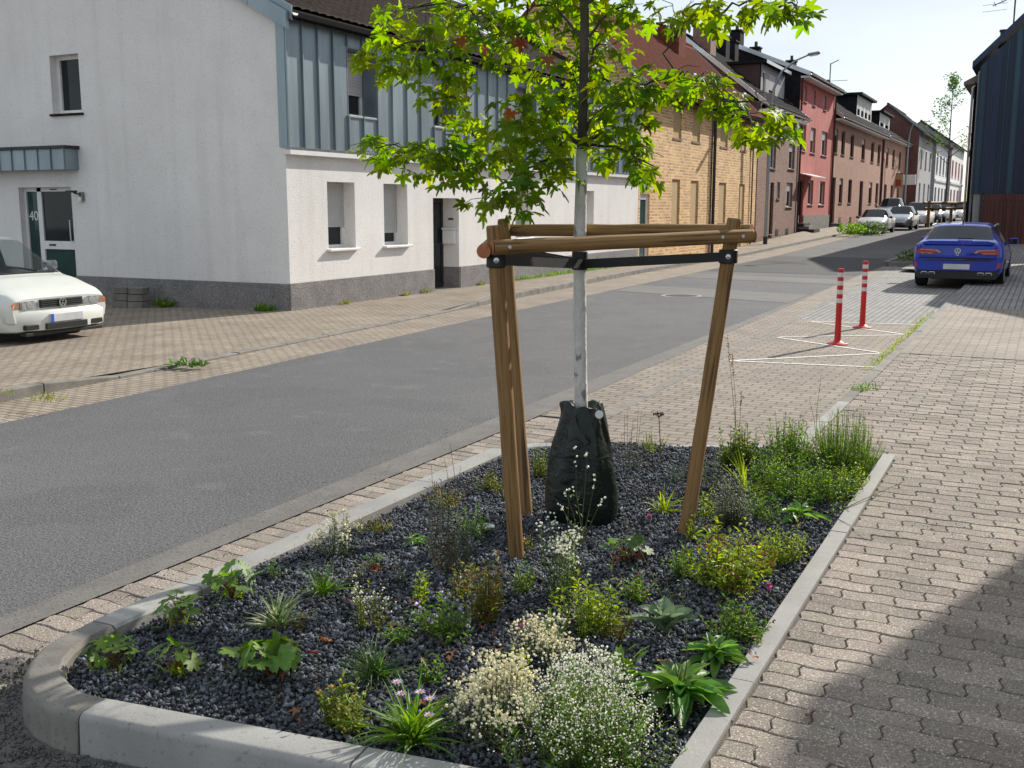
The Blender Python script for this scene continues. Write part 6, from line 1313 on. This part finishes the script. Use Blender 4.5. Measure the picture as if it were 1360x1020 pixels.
# fallen leaves on the gravel and the pavement
dl = rawmesh('fallen_leaf', np.c_[SV[:, 0], SV[:, 1]-.6, SV[:, 2]+.5*np.abs(SV[:, 0])**1.5*.5], SF, M['dry'])
FLV = [(150,890),(435,856),(412,872),(460,803),(528,802),(545,806),(690,845),(600,872),(585,862),(596,880),(640,842),(655,850),(395,945),(398,958),(560,880),(630,905),(735,905),(770,905),(868,935),(880,870),(1000,875),(1010,862),(1090,690),(855,728),(850,745),(560,935),(612,905),(1068,745),(1060,700),(930,880),(800,865),(1025,830),(740,870),(690,880),(520,835),(780,960),(660,870),(700,712),(1000,850),(870,660)]
USED = set()
for px, py in FLV:
    q = spot(px, py); o = link('fallen_leaf', dl); o.location = q+Vector((0,0,.012)); s = U(.016, .032); o.scale = (s, s, s*U(.8, 2.)); o.rotation_euler = (U(-.5,.5), U(-.5,.5), U(0, 6.28)); nb_ = min(PLANTS, key=lambda k_: (k_[0]-q).length); dv = q-nb_[0]; sx_, sy_ = dv.dot(_rt), dv.dot(Vector((_fw.x, _fw.y, 0))); side = ('right of' if sx_ > 0 else 'left of') if abs(sx_) > abs(sy_)*1.2 else ('behind' if sy_ > 0 else 'in front of'); lab_ = 'dry brown leaf %s the %s' % (side, nb_[1]); dup_ = lab_ in USED; o.scale = o.scale*(.55 if dup_ else 1.1); USED.add(lab_); tag(o, ' '.join((('smaller ' if dup_ else '')+lab_).split()[:16]), 'leaf', 'dry leaves on the gravel')
for px, py, lab in ((1076, 953, 'single orange leaf on the wavy pavers in front'), (1240, 701, 'small dark leaf on the pavers at the right')):
    q = gnd(px, py, ZP); o = link('fallen_leaf', dl); o.location = q+Vector((0,0,.008)); o.scale = (.020,.020,.03); o.rotation_euler = (.2, .3, U(0,6)); tag(o, lab, 'leaf')
pp = spot(645, 708); b = MB(o=pp+Vector((0,0,.02)), u=Vector((.9,.4,.1)).normalized(), v=(-.4,.9,.05)); b.poly([(-.05,-.03,0),(.05,-.025,.006),(.045,.03,0),(.0,.04,.012),(-.05,.03,.0)]); tag(b.build('paper_scrap', M['pvc']), 'torn scrap of white paper on the gravel', 'litter')
# weeds in joints and along walls
def weed(name, label, pts, m='f_green', n=14, h=.10, r=.08, z=None, cat='weed', leafL=.03):
    q = pts[0]; t = thing(name, label, cat, q); lv = PB()
    for p in pts:
        for k in range(n):
            a = U(0, 6.28); d = math.sqrt(random.random())*r; e = p+Vector((d*math.cos(a), d*math.sin(a), 0)); lv.blade(e, U(0, 6.28), U(.3, 1.4), h*U(.5, 1.1), leafL*.35, U(.2, 1.0), 3, .3)
    lv.done('leaves', m, t, 'stuff'); return t
weed('kerb_weeds', 'grassy weeds along the kerb joint behind the bollards', [Vector((-1.64+U(-.06,.03), lerp(12.3, 19, i/40)+U(-.1,.1), .003)) for i in range(41)], 'f_lime', 9, .09, .07)
weed('kerb_weeds', 'weed with white bloom at the broken end of the pale kerb', [Vector((-1.5+U(-.1,.15), 10.25+U(-.1,.1), ZP)) for i in range(4)], 'f_green', 14, .09, .08)
for px, py, lab in ((345, 413, 'green weed at the gable foot near the corner'), (218, 408, 'small weed at the gable foot near the blocks')):
    p = onY(px, py, 14.35); weed('wall_weed', lab, [Vector((p.x+U(-.15,.15), 14.4, zfoot(14)-.03)) for i in range(4)], 'f_green', 22, .22, .12, leafL=.08)
for px, py, lab in ((457, 398, 'weed tuft at the white wall below the first window'), (537, 386, 'weed tuft at the white wall below the second window'), (568, 384, 'weed tuft at the white wall beside the door'), (640, 378, 'weed tuft at the white wall right of the door')):
    p = onX(px, py, XF+.1); weed('wall_weed', lab, [Vector((XF+.1, p.y+U(-.1,.1), zfoot(p.y)+.0)) for i in range(3)], 'f_olive', 12, .14, .07, leafL=.05)
weed('wall_weeds', 'row of green weeds at the foot of the white wall, far part', [Vector((XF+.12+U(0,.1), lerp(22.5, 31.5, i/44), zfoot(25))) for i in range(45)], 'f_green', 12, .16, .12, leafL=.07)
p = gnd(258, 487, .03); weed('torn_plant', 'torn green plant lying on the left pavement near the kerb', [p+Vector((U(-.2,.2), U(-.08,.08), 0)) for i in range(5)], 'f_dark', 10, .12, .1, leafL=.12)
p = gnd(20, 528, .10); weed('kerb_weeds', 'yellowish grass in the kerb at the left edge', [p+Vector((U(-.5,.5), U(-.1,.1), 0)) for i in range(8)], 'f_olive', 12, .09, .1)
# shrubs on the island and by the far kerb
def shrub(name, label, c, rad, n, m, s=.07):
    t = thing(name, label, 'shrub', c); V = []; F = []; cloud(V, F, Vector(c)+Vector((0, 0, rad[2]*.6)), rad, n, s); link('foliage', rawmesh('foliage', V, F, M[m]), t, 'stuff'); b = MB()
    for k in range(5): b.tube([tuple(c), (c[0]+U(-1,1)*rad[0]*.6, c[1]+U(-1,1)*rad[1]*.6, c[2]+rad[2]*.9)], .012, 4)
    b.build('stems', M['bark'], t)
shrub('low_shrub', 'low shrub on the small island left of the blue car', (-3.5, 35.6, .1), (.75, .6, .26), 260, 'f_dark'); shrub('low_shrub', 'second low shrub on the small island, half hidden by the blue car', (-2.4, 36.2, .1), (.6, .8, .28), 200, 'f_green')
p = gnd(1157, 309, .33); shrub('kerb_shrub', 'bushy green plants in front of the nearest far white car', (p.x+.2, p.y-2, p.z), (1.1, .8, .45), 420, 'f_dark', .08)
p = gnd(1138, 308, .42); shrub('kerb_shrub', 'yellow-green plants on the far left pavement edge', (p.x, p.y-2, p.z), (.8, .8, .34), 320, 'f_green', .08)
print('tris', sum(len(o.data.loop_triangles) or sum(len(p.vertices)-2 for p in o.data.polygons) for o in bpy.data.objects if o.type == 'MESH'), 'objects', len(bpy.data.objects), 'pavers', n1, n2, n3)
